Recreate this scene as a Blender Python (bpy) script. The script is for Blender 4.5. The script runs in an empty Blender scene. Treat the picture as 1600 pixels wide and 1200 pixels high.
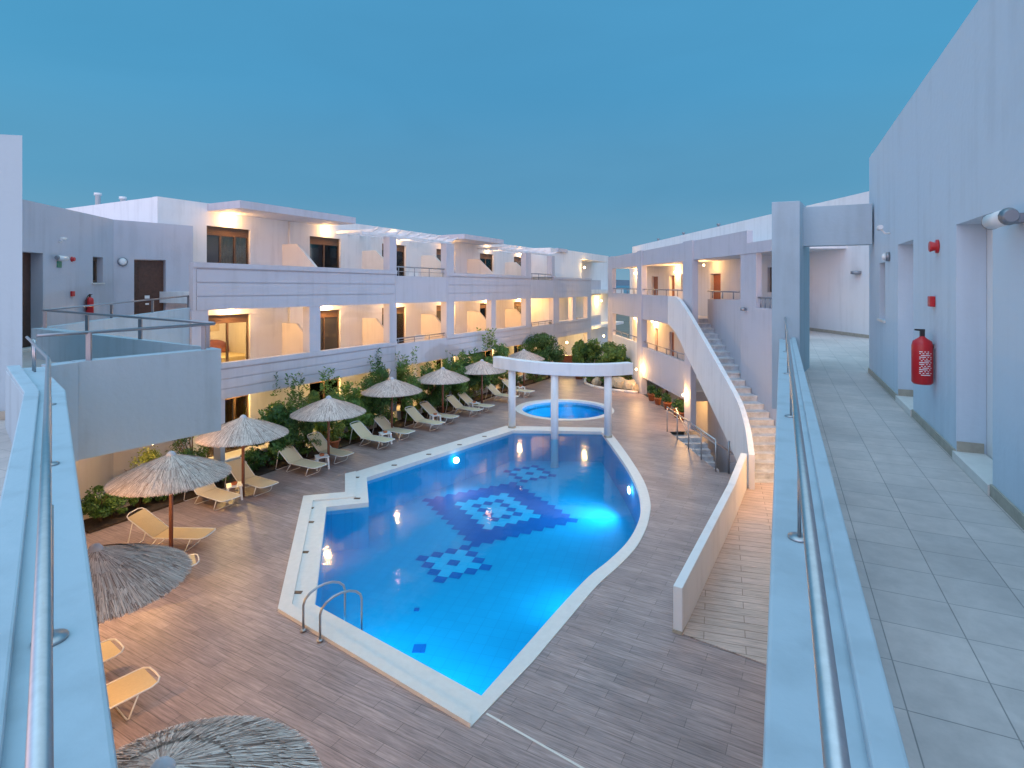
import bpy, bmesh, math, random
from mathutils import Vector, Matrix
S = bpy.context.scene
C = S.collection
R = math.radians
random.seed(7)

# ------------------------------------------------------------ camera, world, exposure
FPX, CX, HY, EYE = 889.0, 800.0, 445.0, 6.4
cd = bpy.data.cameras.new('camera'); cam = bpy.data.objects.new('camera', cd); C.objects.link(cam)
cd.sensor_width = 36.0; cd.lens = FPX/1600*36.0; cd.shift_y = -(600-HY)/1600.0
cd.clip_start = 0.03; cd.clip_end = 30000
cam.location = (0, 0, EYE); cam.rotation_euler = (R(90), 0, 0)
S.camera = cam
S.view_settings.view_transform = 'Standard'; S.view_settings.look = 'None'
S.view_settings.exposure = 0.0; S.view_settings.gamma = 1.0
S.render.resolution_x = 1024; S.render.resolution_y = 768

w = bpy.data.worlds.new('World'); S.world = w; w.use_nodes = True
nt = w.node_tree; nt.nodes.clear()
def N(t, typ, **kw):
    n = t.nodes.new(typ)
    for k, v in kw.items(): setattr(n, k, v)
    return n
def ramp(t, stops, interp='EASE'):
    r = N(t, 'ShaderNodeValToRGB'); r.color_ramp.interpolation = interp
    e = r.color_ramp.elements
    while len(e) > 1: e.remove(e[-1])
    e[0].position = stops[0][0]; e[0].color = (*stops[0][1], 1)
    for p, c in stops[1:]:
        x = e.new(p); x.color = (*c, 1)
    return r
# dusk sky: blue ahead, pale pink afterglow low down behind the viewer, brighter blue overhead
tc = N(nt, 'ShaderNodeTexCoord'); sep = N(nt, 'ShaderNodeSeparateXYZ')
nt.links.new(tc.outputs['Generated'], sep.inputs[0])
front = ramp(nt, [(0.0, (.20, .37, .51)), (.06, (.145, .335, .50)), (.17, (.10, .31, .51)), (.34, (.075, .31, .55)), (.55, (.075, .32, .57)), (.9, (.32, .50, .64))])
back = ramp(nt, [(0.0, (1.08, .78, .82)), (.25, (.92, .71, .86)), (.6, (.32, .48, .74)), (.9, (.32, .50, .64))])
nt.links.new(sep.outputs['Z'], front.inputs[0]); nt.links.new(sep.outputs['Z'], back.inputs[0])
az = N(nt, 'ShaderNodeVectorMath', operation='DOT_PRODUCT'); az.inputs[1].default_value = (-.25, -.97, 0)
nt.links.new(tc.outputs['Generated'], az.inputs[0])
mr = N(nt, 'ShaderNodeMapRange', interpolation_type='SMOOTHSTEP'); mr.inputs['From Min'].default_value = -.12; mr.inputs['From Max'].default_value = .85
nt.links.new(az.outputs['Value'], mr.inputs['Value'])
mix = N(nt, 'ShaderNodeMix', data_type='RGBA')
nt.links.new(mr.outputs[0], mix.inputs['Factor']); nt.links.new(front.outputs[0], mix.inputs['A']); nt.links.new(back.outputs[0], mix.inputs['B'])
cm = N(nt, 'ShaderNodeMapping'); cm.inputs['Scale'].default_value = (1, 1, 3.5); nt.links.new(tc.outputs['Generated'], cm.inputs['Vector'])
nz = N(nt, 'ShaderNodeTexNoise'); nz.inputs['Scale'].default_value = 2.6; nz.inputs['Detail'].default_value = 6; nz.inputs['Distortion'].default_value = .6
nt.links.new(cm.outputs[0], nz.inputs['Vector'])
nr = N(nt, 'ShaderNodeMapRange'); nr.inputs['To Min'].default_value = .93; nr.inputs['To Max'].default_value = 1.08
nt.links.new(nz.outputs['Fac'], nr.inputs['Value'])
# the sky is a little paler and more cyan away to both sides
sq = N(nt, 'ShaderNodeMath', operation='MULTIPLY'); nt.links.new(sep.outputs['X'], sq.inputs[0]); nt.links.new(sep.outputs['X'], sq.inputs[1])
sc2 = N(nt, 'ShaderNodeVectorMath', operation='SCALE'); sc2.inputs[0].default_value = (.01, .07, .08); nt.links.new(sq.outputs[0], sc2.inputs['Scale'])
add = N(nt, 'ShaderNodeVectorMath', operation='ADD'); nt.links.new(mix.outputs['Result'], add.inputs[0]); nt.links.new(sc2.outputs[0], add.inputs[1])
mul = N(nt, 'ShaderNodeVectorMath', operation='SCALE'); nt.links.new(add.outputs[0], mul.inputs[0]); nt.links.new(nr.outputs[0], mul.inputs['Scale'])
up = N(nt, 'ShaderNodeMapRange', interpolation_type='SMOOTHSTEP'); up.inputs['From Min'].default_value = .5; up.inputs['From Max'].default_value = .95
up.inputs['To Min'].default_value = 1.0; up.inputs['To Max'].default_value = 2.3
nt.links.new(sep.outputs['Z'], up.inputs['Value'])
glow = N(nt, 'ShaderNodeMapRange'); glow.inputs['To Min'].default_value = 1.0; glow.inputs['To Max'].default_value = 2.1
nt.links.new(mr.outputs[0], glow.inputs['Value'])
st_ = N(nt, 'ShaderNodeMath', operation='MULTIPLY'); nt.links.new(up.outputs[0], st_.inputs[0]); nt.links.new(glow.outputs[0], st_.inputs[1])
bg = N(nt, 'ShaderNodeBackground'); nt.links.new(st_.outputs[0], bg.inputs['Strength'])
out = N(nt, 'ShaderNodeOutputWorld')
nt.links.new(mul.outputs[0], bg.inputs['Color']); nt.links.new(bg.outputs[0], out.inputs[0])
S.cycles.max_bounces = 8; S.cycles.transparent_max_bounces = 16
S.cycles.caustics_reflective = False; S.cycles.caustics_refractive = False

# ------------------------------------------------------------ geometry helpers
def G(px, py, z=0.0):                      # photo pixel -> point on the level z
    Y = FPX*(EYE-z)/(py-HY)
    return Vector(((px-CX)/FPX*Y, Y, z))
class Fr:                                   # wall frame: s along, t into the building
    def __init__(f, p0, d, n, sh=0.0):
        f.p = Vector((p0[0], p0[1])); f.d = Vector(d).normalized(); f.n = Vector(n).normalized(); f.sh = sh
    def w(f, s, t, z):
        q = f.p + f.d*s + f.n*t
        return Vector((q.x, q.y, z - f.sh*s))
    def s(f, px, t=0.0):
        u = (px-CX)/FPX; a = f.p + f.n*t
        return (u*a.y - a.x)/(f.d.x - u*f.d.y)
def F(px, py, fr, t):                       # pixel on a wall plane -> (s, z)
    s = fr.s(px, t); q = fr.w(s, t, 0)
    return s, EYE - (py-HY)*q.y/FPX + fr.sh*s
WORLD = Fr((0, 0), (1, 0), (0, 1))
aL = R(28.9)
FL = Fr((-5.4, 26.5), (math.sin(aL), math.cos(aL)), (-math.cos(aL), math.sin(aL)), .0055)
FR = Fr((7.66, 32.9), (.073, -.997), (.997, .073))
FC = Fr((1.60, 0), (.428, .904), (.904, -.428))

class MB:
    def __init__(m): m.b = bmesh.new()
    def hexa(m, pts):
        v = [m.b.verts.new(p) for p in pts]
        for f in ((0,3,2,1),(4,5,6,7),(0,1,5,4),(1,2,6,5),(2,3,7,6),(3,0,4,7)):
            m.b.faces.new([v[i] for i in f])
        return m
    def box(m, s0, s1, t0, t1, z0, z1, fr=WORLD):
        if s0 > s1: s0, s1 = s1, s0
        if t0 > t1: t0, t1 = t1, t0
        return m.hexa([fr.w(s0,t0,z0), fr.w(s1,t0,z0), fr.w(s1,t1,z0), fr.w(s0,t1,z0),
                       fr.w(s0,t0,z1), fr.w(s1,t0,z1), fr.w(s1,t1,z1), fr.w(s0,t1,z1)])
    def prism(m, poly, z0, z1):             # poly of (x,y); z0/z1 number or per-vertex list
        n = len(poly)
        a0 = z0 if isinstance(z0, (list, tuple)) else [z0]*n
        a1 = z1 if isinstance(z1, (list, tuple)) else [z1]*n
        lo = [m.b.verts.new((p[0], p[1], a0[i])) for i, p in enumerate(poly)]
        hi = [m.b.verts.new((p[0], p[1], a1[i])) for i, p in enumerate(poly)]
        m.b.faces.new(lo[::-1]); m.b.faces.new(hi)
        for i in range(n):
            j = (i+1) % n; m.b.faces.new([lo[i], lo[j], hi[j], hi[i]])
        return m
    def face(m, pts):
        m.b.faces.new([m.b.verts.new(p) for p in pts]); return m
    def tube(m, path, r, n=8, closed=False, cap=True):
        path = [Vector(p) for p in path]; rings = []; k = len(path)
        rr = r if isinstance(r, (list, tuple)) else [r]*k
        up = None
        for i, p in enumerate(path):
            a = path[(i-1) % k] if (closed or i > 0) else p
            c = path[(i+1) % k] if (closed or i < k-1) else p
            t = (c-a).normalized()
            if up is None: up = t.orthogonal().normalized()
            up = (up - t*up.dot(t))
            up = up.normalized() if up.length > 1e-6 else t.orthogonal().normalized()
            sd = t.cross(up)
            rings.append([m.b.verts.new(p + (up*math.cos(2*math.pi*j/n) + sd*math.sin(2*math.pi*j/n))*rr[i]) for j in range(n)])
        for i in range(k if closed else k-1):
            A, B = rings[i], rings[(i+1) % k]
            for j in range(n):
                f = m.b.faces.new([A[j], A[(j+1) % n], B[(j+1) % n], B[j]]); f.smooth = True
        if cap and not closed:
            m.b.faces.new(rings[0][::-1]); m.b.faces.new(rings[-1])
        return m
    def lathe(m, prof, c=(0,0,0), n=24, cap=True, rot=None):
        c = Vector(c); rings = []
        for r, z in prof:
            ring = []
            for j in range(n):
                v = Vector((r*math.cos(2*math.pi*j/n), r*math.sin(2*math.pi*j/n), z))
                if rot: v = rot @ v
                ring.append(m.b.verts.new(c+v))
            rings.append(ring)
        for A, B in zip(rings, rings[1:]):
            for j in range(n):
                f = m.b.faces.new([A[j], A[(j+1) % n], B[(j+1) % n], B[j]]); f.smooth = True
        if cap:
            m.b.faces.new(rings[0][::-1]); m.b.faces.new(rings[-1])
        return m
    def fill(m, loops, z):                   # flat region with holes
        es = []
        for lp in loops:
            vs = [m.b.verts.new((p[0], p[1], z)) for p in lp]
            for i in range(len(vs)): es.append(m.b.edges.new((vs[i], vs[(i+1) % len(vs)])))
        r = bmesh.ops.triangle_fill(m.b, use_beauty=True, use_dissolve=False, edges=es, normal=(0, 0, 1))
        for f in r['geom']:
            if isinstance(f, bmesh.types.BMFace):
                f.normal_update()
                if f.normal.z < 0: f.normal_flip()
        return m
    def build(m, name, mat, parent=None, bevel=0.0, fix=True):
        me = bpy.data.meshes.new(name)
        if fix: bmesh.ops.recalc_face_normals(m.b, faces=m.b.faces)
        org = Vector((0, 0, 0))
        if parent is not None: org = base_of(parent)
        if org.length: bmesh.ops.translate(m.b, verts=m.b.verts, vec=-org)
        m.b.to_mesh(me); m.b.free()
        o = bpy.data.objects.new(name, me); C.objects.link(o)
        me.materials.append(mat)
        if parent is not None: o.parent = parent
        if bevel:
            bv = o.modifiers.new('bevel', 'BEVEL'); bv.width = bevel; bv.segments = 2; bv.limit_method = 'ANGLE'; bv.angle_limit = R(50)
        return o
def base_of(o):
    v = Vector(o.location)
    while o.parent is not None:
        o = o.parent; v += Vector(o.location)
    return v
def tag(o, label=None, cat=None, group=None, kind=None):
    if label: o['label'] = label
    if cat: o['category'] = cat
    if group: o['group'] = group
    if kind: o['kind'] = kind
    return o
def empty(name, loc, label, cat, group=None, rz=0):
    o = bpy.data.objects.new(name, None); C.objects.link(o); o.location = loc; o.rotation_euler.z = rz
    o.empty_display_size = .2
    return tag(o, label, cat, group)
def copy_tree(o, parent=None):
    c = o.copy(); C.objects.link(c); c.parent = parent
    for ch in [x for x in bpy.data.objects if x.parent == o]: copy_tree(ch, c)
    return c
LK = 3.2
def lamp_light(parent, loc, energy, color=(1, .60, .26), r=.05):
    l = bpy.data.lights.new('lamp_light', 'POINT'); l.energy = energy*LK; l.color = color; l.shadow_soft_size = r
    o = bpy.data.objects.new('lamp_light', l); C.objects.link(o); o.parent = parent
    o.location = Vector(loc) - base_of(parent)
    return o

# ------------------------------------------------------------ materials
def newmat(name):
    m = bpy.data.materials.new(name); m.use_nodes = True
    return m, m.node_tree, m.node_tree.nodes['Principled BSDF']
def simple(name, col, rough=.6, metal=0.0, var=.0, scale=6.0, bump=0.0, spec=.5, bscale=None, emit=None):
    m, t, b = newmat(name)
    b.inputs['Roughness'].default_value = rough; b.inputs['Metallic'].default_value = metal
    b.inputs['Specular IOR Level'].default_value = spec
    b.inputs['Base Color'].default_value = (*col, 1)
    tcn = N(t, 'ShaderNodeTexCoord')
    if var:
        n = N(t, 'ShaderNodeTexNoise'); n.inputs['Scale'].default_value = scale; n.inputs['Detail'].default_value = 6; n.inputs['Roughness'].default_value = .65
        t.links.new(tcn.outputs['Object'], n.inputs['Vector'])
        r = ramp(t, [(.3, tuple(c*(1-var) for c in col)), (.7, tuple(min(1, c*(1+var*.6)) for c in col))], 'LINEAR')
        t.links.new(n.outputs['Fac'], r.inputs[0]); t.links.new(r.outputs[0], b.inputs['Base Color'])
    if bump:
        n2 = N(t, 'ShaderNodeTexNoise'); n2.inputs['Scale'].default_value = bscale or 60; n2.inputs['Detail'].default_value = 4
        t.links.new(tcn.outputs['Object'], n2.inputs['Vector'])
        bp = N(t, 'ShaderNodeBump'); bp.inputs['Strength'].default_value = bump; bp.inputs['Distance'].default_value = .01
        t.links.new(n2.outputs['Fac'], bp.inputs['Height']); t.links.new(bp.outputs[0], b.inputs['Normal'])
    if emit:
        b.inputs['Emission Color'].default_value = (*emit[0], 1); b.inputs['Emission Strength'].default_value = emit[1]
    return m
def rotated(t, ang, src='Object'):
    tcn = N(t, 'ShaderNodeTexCoord'); mp = N(t, 'ShaderNodeMapping'); mp.inputs['Rotation'].default_value = (0, 0, ang)
    t.links.new(tcn.outputs[src], mp.inputs['Vector']); return mp
def planks(name, ang, c1, c2, mortar, bw, bh, ms, rough=.45, grain=.35, offset=.5, warm=None, gscale=(2.5, 34, 2.5)):
    m, t, b = newmat(name)
    mp = rotated(t, ang)
    br = N(t, 'ShaderNodeTexBrick'); br.offset = offset; br.inputs['Scale'].default_value = 1
    br.inputs['Brick Width'].default_value = bw; br.inputs['Row Height'].default_value = bh
    br.inputs['Mortar Size'].default_value = ms; br.inputs['Mortar Smooth'].default_value = .2
    br.inputs['Color1'].default_value = (*c1, 1); br.inputs['Color2'].default_value = (*c2, 1); br.inputs['Mortar'].default_value = (*mortar, 1)
    t.links.new(mp.outputs[0], br.inputs['Vector'])
    st = N(t, 'ShaderNodeMapping'); st.inputs['Scale'].default_value = gscale
    t.links.new(mp.outputs[0], st.inputs['Vector'])
    n = N(t, 'ShaderNodeTexNoise'); n.inputs['Scale'].default_value = 1.0; n.inputs['Detail'].default_value = 8; n.inputs['Roughness'].default_value = .7
    t.links.new(st.outputs[0], n.inputs['Vector'])
    big = N(t, 'ShaderNodeTexNoise'); big.inputs['Scale'].default_value = .9; big.inputs['Detail'].default_value = 5
    t.links.new(mp.outputs[0], big.inputs['Vector'])
    a = N(t, 'ShaderNodeMapRange'); a.inputs['From Min'].default_value = .3; a.inputs['From Max'].default_value = .7
    a.inputs['To Min'].default_value = 1-grain; a.inputs['To Max'].default_value = 1+grain*.7
    t.links.new(n.outputs['Fac'], a.inputs['Value'])
    a2 = N(t, 'ShaderNodeMapRange'); a2.inputs['From Min'].default_value = .35; a2.inputs['From Max'].default_value = .65
    a2.inputs['To Min'].default_value = .88; a2.inputs['To Max'].default_value = 1.1
    t.links.new(big.outputs['Fac'], a2.inputs['Value'])
    mm = N(t, 'ShaderNodeMath', operation='MULTIPLY'); t.links.new(a.outputs[0], mm.inputs[0]); t.links.new(a2.outputs[0], mm.inputs[1])
    sc = N(t, 'ShaderNodeVectorMath', operation='SCALE'); t.links.new(br.outputs['Color'], sc.inputs[0]); t.links.new(mm.outputs[0], sc.inputs['Scale'])
    t.links.new(sc.outputs[0], b.inputs['Base Color'])
    rr = N(t, 'ShaderNodeMapRange'); rr.inputs['To Min'].default_value = rough-.12; rr.inputs['To Max'].default_value = rough+.15
    t.links.new(n.outputs['Fac'], rr.inputs['Value']); t.links.new(rr.outputs[0], b.inputs['Roughness'])
    bp = N(t, 'ShaderNodeBump'); bp.inputs['Strength'].default_value = .5; bp.inputs['Distance'].default_value = .004; bp.invert = True
    t.links.new(br.outputs['Fac'], bp.inputs['Height']); t.links.new(bp.outputs[0], b.inputs['Normal'])
    return m
def plaster(name, col, var=.035):
    m, t, b = newmat(name)
    tcn = N(t, 'ShaderNodeTexCoord')
    n = N(t, 'ShaderNodeTexNoise'); n.inputs['Scale'].default_value = .8; n.inputs['Detail'].default_value = 8; n.inputs['Roughness'].default_value = .6
    t.links.new(tcn.outputs['Object'], n.inputs['Vector'])
    mp = N(t, 'ShaderNodeMapping'); mp.inputs['Scale'].default_value = (5, 5, .35)
    t.links.new(tcn.outputs['Object'], mp.inputs['Vector'])
    n3 = N(t, 'ShaderNodeTexNoise'); n3.inputs['Scale'].default_value = 1.0; n3.inputs['Detail'].default_value = 6
    t.links.new(mp.outputs[0], n3.inputs['Vector'])
    ad = N(t, 'ShaderNodeMath', operation='ADD'); t.links.new(n.outputs['Fac'], ad.inputs[0]); t.links.new(n3.outputs['Fac'], ad.inputs[1])
    r = ramp(t, [(.40, tuple(c*(1-var*2.2) for c in col)), (.5, col), (.62, tuple(min(.9, c*(1+var*.4)) for c in col))], 'LINEAR')
    hf = N(t, 'ShaderNodeMath', operation='MULTIPLY'); hf.inputs[1].default_value = .5
    t.links.new(ad.outputs[0], hf.inputs[0]); t.links.new(hf.outputs[0], r.inputs[0])
    t.links.new(r.outputs[0], b.inputs['Base Color'])
    b.inputs['Roughness'].default_value = .75; b.inputs['Specular IOR Level'].default_value = .3
    n2 = N(t, 'ShaderNodeTexNoise'); n2.inputs['Scale'].default_value = 14; n2.inputs['Detail'].default_value = 8
    t.links.new(tcn.outputs['Object'], n2.inputs['Vector'])
    bp = N(t, 'ShaderNodeBump'); bp.inputs['Strength'].default_value = .35; bp.inputs['Distance'].default_value = .012
    t.links.new(n2.outputs['Fac'], bp.inputs['Height']); t.links.new(bp.outputs[0], b.inputs['Normal'])
    return m
def foliage(name, dark, light):
    m, t, b = newmat(name)
    g = N(t, 'ShaderNodeNewGeometry')
    tcn = N(t, 'ShaderNodeTexCoord'); n = N(t, 'ShaderNodeTexNoise'); n.inputs['Scale'].default_value = 3.0; n.inputs['Detail'].default_value = 3
    t.links.new(tcn.outputs['Object'], n.inputs['Vector'])
    ad = N(t, 'ShaderNodeMath', operation='ADD'); t.links.new(g.outputs['Random Per Island'], ad.inputs[0]); t.links.new(n.outputs['Fac'], ad.inputs[1])
    hf = N(t, 'ShaderNodeMath', operation='MULTIPLY'); hf.inputs[1].default_value = .5; t.links.new(ad.outputs[0], hf.inputs[0])
    r = ramp(t, [(.2, dark), (.75, light)], 'LINEAR'); t.links.new(hf.outputs[0], r.inputs[0])
    t.links.new(r.outputs[0], b.inputs['Base Color']); b.inputs['Roughness'].default_value = .5
    tr = N(t, 'ShaderNodeBsdfTranslucent'); t.links.new(r.outputs[0], tr.inputs['Color'])
    mx = N(t, 'ShaderNodeMixShader'); mx.inputs[0].default_value = .3
    o = t.nodes['Material Output']
    t.links.new(b.outputs[0], mx.inputs[1]); t.links.new(tr.outputs[0], mx.inputs[2]); t.links.new(mx.outputs[0], o.inputs[0])
    return m
def emis(name, col, st):
    m, t, b = newmat(name); t.nodes.remove(b)
    e = N(t, 'ShaderNodeEmission'); e.inputs[0].default_value = (*col, 1); e.inputs[1].default_value = st
    t.links.new(e.outputs[0], t.nodes['Material Output'].inputs[0]); return m

M = {}
M['white'] = plaster('white_plaster', (.76, .76, .77))
M['near'] = plaster('skylight_tinted_grey_plaster', (.43, .52, .58), .05)  # blue of the sky light put into the plaster colour
M['nearwall'] = plaster('skylight_tinted_white_plaster', (.58, .67, .76), .03)  # paler copy for the walls, sky blue light also in its colour
M['grey'] = plaster('grey_plaster', (.50, .52, .60))
M['cream'] = plaster('cream_plaster', (.72, .67, .62))
M['wallgrey'] = plaster('soft_grey_plaster', (.51, .51, .565))
M['cap'] = simple('coping_stone', (.74, .70, .66), .55, var=.08, scale=5, bump=.15)
M['deck'] = planks('wood_look_deck_tiles', R(28.9), (.41, .31, .295), (.325, .248, .24), (.19, .15, .145), 1.2, .21, .005, rough=.42, grain=.5, gscale=(1.8, 30, 2))
M['tile'] = planks('gallery_floor_tiles', R(25.3), (.60, .52, .485), (.53, .47, .445), (.30, .27, .26), .33, .317, .003, rough=.5, grain=.14, offset=0, gscale=(7, 7, 7))
M['ramp'] = planks('ramp_boards', R(20), (.60, .47, .41), (.53, .42, .36), (.30, .22, .18), 1.4, .2, .008, rough=.5)
M['stone'] = simple('beige_baseboard_stone', (.42, .38, .31), .6, var=.2, scale=9)
M['marble'] = simple('grey_veined_marble', (.58, .60, .63), .35, var=.35, scale=3.5)
M['steel'] = simple('brushed_steel', (.46, .46, .48), .36, metal=1, var=.1, scale=40)
M['darksteel'] = simple('dull_grey_metal', (.30, .31, .34), .4, metal=.8)
M['brown'] = simple('brown_aluminium_frame', (.13, .075, .045), .45)
M['wood'] = simple('dark_brown_door_wood', (.10, .045, .03), .45, var=.3, scale=12)
M['redwood'] = simple('red_brown_door_wood', (.30, .085, .03), .45, var=.3, scale=10)
M['glass'] = simple('window_glass', (.05, .05, .05), .06, spec=.8)
M['curtain'] = simple('tan_curtain', (.55, .44, .30), .8, var=.3, scale=14)
M['pole'] = simple('red_brown_pole_wood', (.20, .075, .045), .55, var=.25, scale=15)
M['fabric'] = simple('cream_sling_fabric', (.66, .56, .38), .8, var=.06, scale=30, bump=.2, bscale=300)
M['yfabric'] = simple('yellow_and_lamplit_fabric', (.68, .55, .32), .8, var=.06, scale=30, bump=.2, bscale=300)  # cream sling with warm lamplight in its colour; plain yellow on bed and sofa
M['wmetal'] = simple('white_painted_tube', (.78, .78, .78), .3)
M['wplastic'] = simple('white_plastic', (.80, .80, .80), .35)
M['red'] = simple('fire_red_paint', (.52, .015, .02), .3)
M['black'] = simple('black_rubber', (.02, .02, .02), .5)
M['terra'] = simple('terracotta', (.46, .15, .06), .75, var=.2, scale=9)
M['soil'] = simple('dark_planter_soil', (.06, .042, .03), .95, var=.5, scale=14, bump=.8, bscale=24)
M['bark'] = simple('grey_brown_bark', (.13, .09, .06), .9, var=.3, scale=20, bump=.6)
M['rock'] = simple('pale_limestone', (.50, .42, .30), .85, var=.3, scale=6, bump=.6, bscale=12)
M['green'] = simple('green_sign', (.01, .22, .14), .4)
M['leafA'] = foliage('dark_glossy_leaves', (.02, .07, .02), (.09, .21, .045))
M['leafB'] = foliage('mid_green_leaves', (.045, .12, .025), (.17, .30, .06))
M['leafC'] = foliage('yellow_green_leaves', (.11, .17, .03), (.34, .38, .07))
M['flower'] = simple('pink_flower', (.7, .12, .2), .6)
M['bulb'] = emis('warm_bulb', (1, .62, .25), 30)
M['poolbulb'] = emis('pool_lamp_glass', (.75, .85, 1), 14)
M['land'] = simple('far_land', (.10, .13, .17), .9, var=.3, scale=.001)
M['ground'] = simple('dry_earth', (.20, .17, .13), .95, var=.3, scale=.2)
M['sea'] = simple('evening_sea', (.06, .14, .20), .35)
M['poolwhite'] = simple('pool_coping_stone', (.74, .71, .68), .45, var=.06, scale=7, bump=.1)

def pool_tile(name, c1, c2, grout):
    m, t, b = newmat(name)
    mp = rotated(t, R(-29.3-45))
    br = N(t, 'ShaderNodeTexBrick'); br.offset = 0; br.inputs['Scale'].default_value = 1
    br.inputs['Brick Width'].default_value = .3111; br.inputs['Row Height'].default_value = .3111; br.inputs['Mortar Size'].default_value = .006
    br.inputs['Color1'].default_value = (*c1, 1); br.inputs['Color2'].default_value = (*c2, 1); br.inputs['Mortar'].default_value = (*grout, 1)
    t.links.new(mp.outputs[0], br.inputs['Vector']); t.links.new(br.outputs['Color'], b.inputs['Base Color'])
    b.inputs['Roughness'].default_value = .6; b.inputs['Specular IOR Level'].default_value = .05
    return m
M['ptile'] = pool_tile('pool_blue_tile', (.004, .33, .60), (.005, .35, .63), (.003, .28, .54))
M['ptiledark'] = pool_tile('pool_dark_blue_tile', (.003, .115, .40), (.004, .13, .44), (.003, .09, .34))
M['ptilelight'] = pool_tile('pool_pale_blue_tile', (.02, .44, .72), (.025, .47, .76), (.015, .36, .64))
def water():
    m, t, b = newmat('pool_water'); t.nodes.remove(b)
    tcn = N(t, 'ShaderNodeTexCoord'); n = N(t, 'ShaderNodeTexNoise'); n.inputs['Scale'].default_value = 1.6; n.inputs['Detail'].default_value = 3
    t.links.new(tcn.outputs['Object'], n.inputs['Vector'])
    bp = N(t, 'ShaderNodeBump'); bp.inputs['Strength'].default_value = .25; bp.inputs['Distance'].default_value = .02
    t.links.new(n.outputs['Fac'], bp.inputs['Height'])
    fr = N(t, 'ShaderNodeFresnel'); fr.inputs['IOR'].default_value = 1.33; t.links.new(bp.outputs[0], fr.inputs['Normal'])
    tr = N(t, 'ShaderNodeBsdfTransparent'); tr.inputs[0].default_value = (.55, .94, .99, 1)
    gl = N(t, 'ShaderNodeBsdfGlossy'); gl.inputs['Roughness'].default_value = .07; t.links.new(bp.outputs[0], gl.inputs['Normal'])
    mx = N(t, 'ShaderNodeMixShader'); t.links.new(fr.outputs[0], mx.inputs[0]); t.links.new(tr.outputs[0], mx.inputs[1]); t.links.new(gl.outputs[0], mx.inputs[2])
    t.links.new(mx.outputs[0], t.nodes['Material Output'].inputs[0]); return m
M['water'] = water()
def straw():
    m, t, b = newmat('weathered_reed_thatch')
    g = N(t, 'ShaderNodeNewGeometry')
    r = ramp(t, [(0, (.26, .16, .13)), (.3, (.52, .40, .35)), (.7, (.76, .62, .55)), (1, (.88, .76, .68))], 'LINEAR')
    t.links.new(g.outputs['Random Per Island'], r.inputs[0]); t.links.new(r.outputs[0], b.inputs['Base Color'])
    b.inputs['Roughness'].default_value = .85
    return m
M['straw'] = straw()

# ------------------------------------------------------------ ground, deck, pools
def P2(l, z=0.0): return [tuple(G(x, y, z)[:2]) for x, y in l]
def struct(m, name, mat): return tag(m.build(name, mat), kind='structure')
water_px = [(492,946),(510,793),(576,786),(573,747),(802,673),(940,675),(958,700),(980,732),(996,764),(1001,796),(996,820),(980,848),(952,876),(920,902),(880,944),(820,1012),(752,1089)]
outer_px = [(434,956),(474,778),(539,772),(539,743),(790,666),(948,669),(962,686),(984,716),(1006,752),(1016,784),(1015,806),(1009,828),(994,856),(968,884),(933,916),(894,962),(832,1036),(735,1138)]
def smooth(pts, i0, i1, n=4):                # Catmull-Rom over part of a loop
    o = list(pts[:i0+1])
    for i in range(i0, i1):
        p0, p1, p2, p3 = pts[max(i-1, i0)], pts[i], pts[i+1], pts[min(i+2, i1)]
        for k in range(1, n+1):
            u = k/n
            o.append(tuple(.5*((2*p1[j]) + (-p0[j]+p2[j])*u + (2*p0[j]-5*p1[j]+4*p2[j]-p3[j])*u*u + (-p0[j]+3*p1[j]-3*p2[j]+p3[j])*u**3) for j in range(2)))
    return o + list(pts[i1+1:])
inner = smooth(P2(water_px), 5, 15); outer = smooth(P2(outer_px), 5, 16)
RC = (2.70, 29.3)
def circ(r, n=64, c=RC): return [(c[0]+r*math.cos(2*math.pi*i/n), c[1]+r*math.sin(2*math.pi*i/n)) for i in range(n)]
well = [(6.85, 24.75), (8.08, 24.95), (8.45, 19.4), (7.05, 19.4)]
dk = [FL.w(-15, 3.0, 0)[:2], FL.w(36, 3.0, 0)[:2], (9.0, 56), (7.2, 44), tuple(FR.w(.2, 0, 0)[:2]), (8.60, 19.2), (9.5, 15), (9.0, 4), (0, -3), (-14, -3), (-19, 8)]
struct(MB().fill([dk, outer, circ(2.53), well], 0), 'pool_deck', M['deck'])
struct(MB().fill([[(-160, -60), (160, -60), (160, 200), (-160, 200)]], -3.0), 'ground', M['ground'])
struct(MB().face([(-20000, 150, -12), (20000, 150, -12), (20000, 25000, -12), (-20000, 25000, -12)]), 'sea', M['sea'])
hm = MB(); xs = [-9000+i*450 for i in range(41)]
for i in range(40):
    a = 40+70*abs(math.sin(i*.7)+.4*math.sin(i*1.9)); b_ = 40+70*abs(math.sin((i+1)*.7)+.4*math.sin((i+1)*1.9))
    hm.hexa([(xs[i], 12000, -12), (xs[i+1], 12000, -12), (xs[i+1], 14000, -12), (xs[i], 14000, -12), (xs[i], 12500, a), (xs[i+1], 12500, b_), (xs[i+1], 13500, b_), (xs[i], 13500, a)])
struct(hm, 'hills', M['land'])
# expansion joint strip
a, b_ = G(760, 1115), G(915, 1203); dd = (b_-a).normalized(); sd = Vector((-dd.y, dd.x, 0))*.018
struct(MB().hexa([a-sd+Vector((0,0,.001)), b_-sd+Vector((0,0,.001)), b_+sd+Vector((0,0,.001)), a+sd+Vector((0,0,.001)), a-sd+Vector((0,0,.004)), b_-sd+Vector((0,0,.004)), b_+sd+Vector((0,0,.004)), a+sd+Vector((0,0,.004))]), 'deck_joint', M['cap'])

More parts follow.
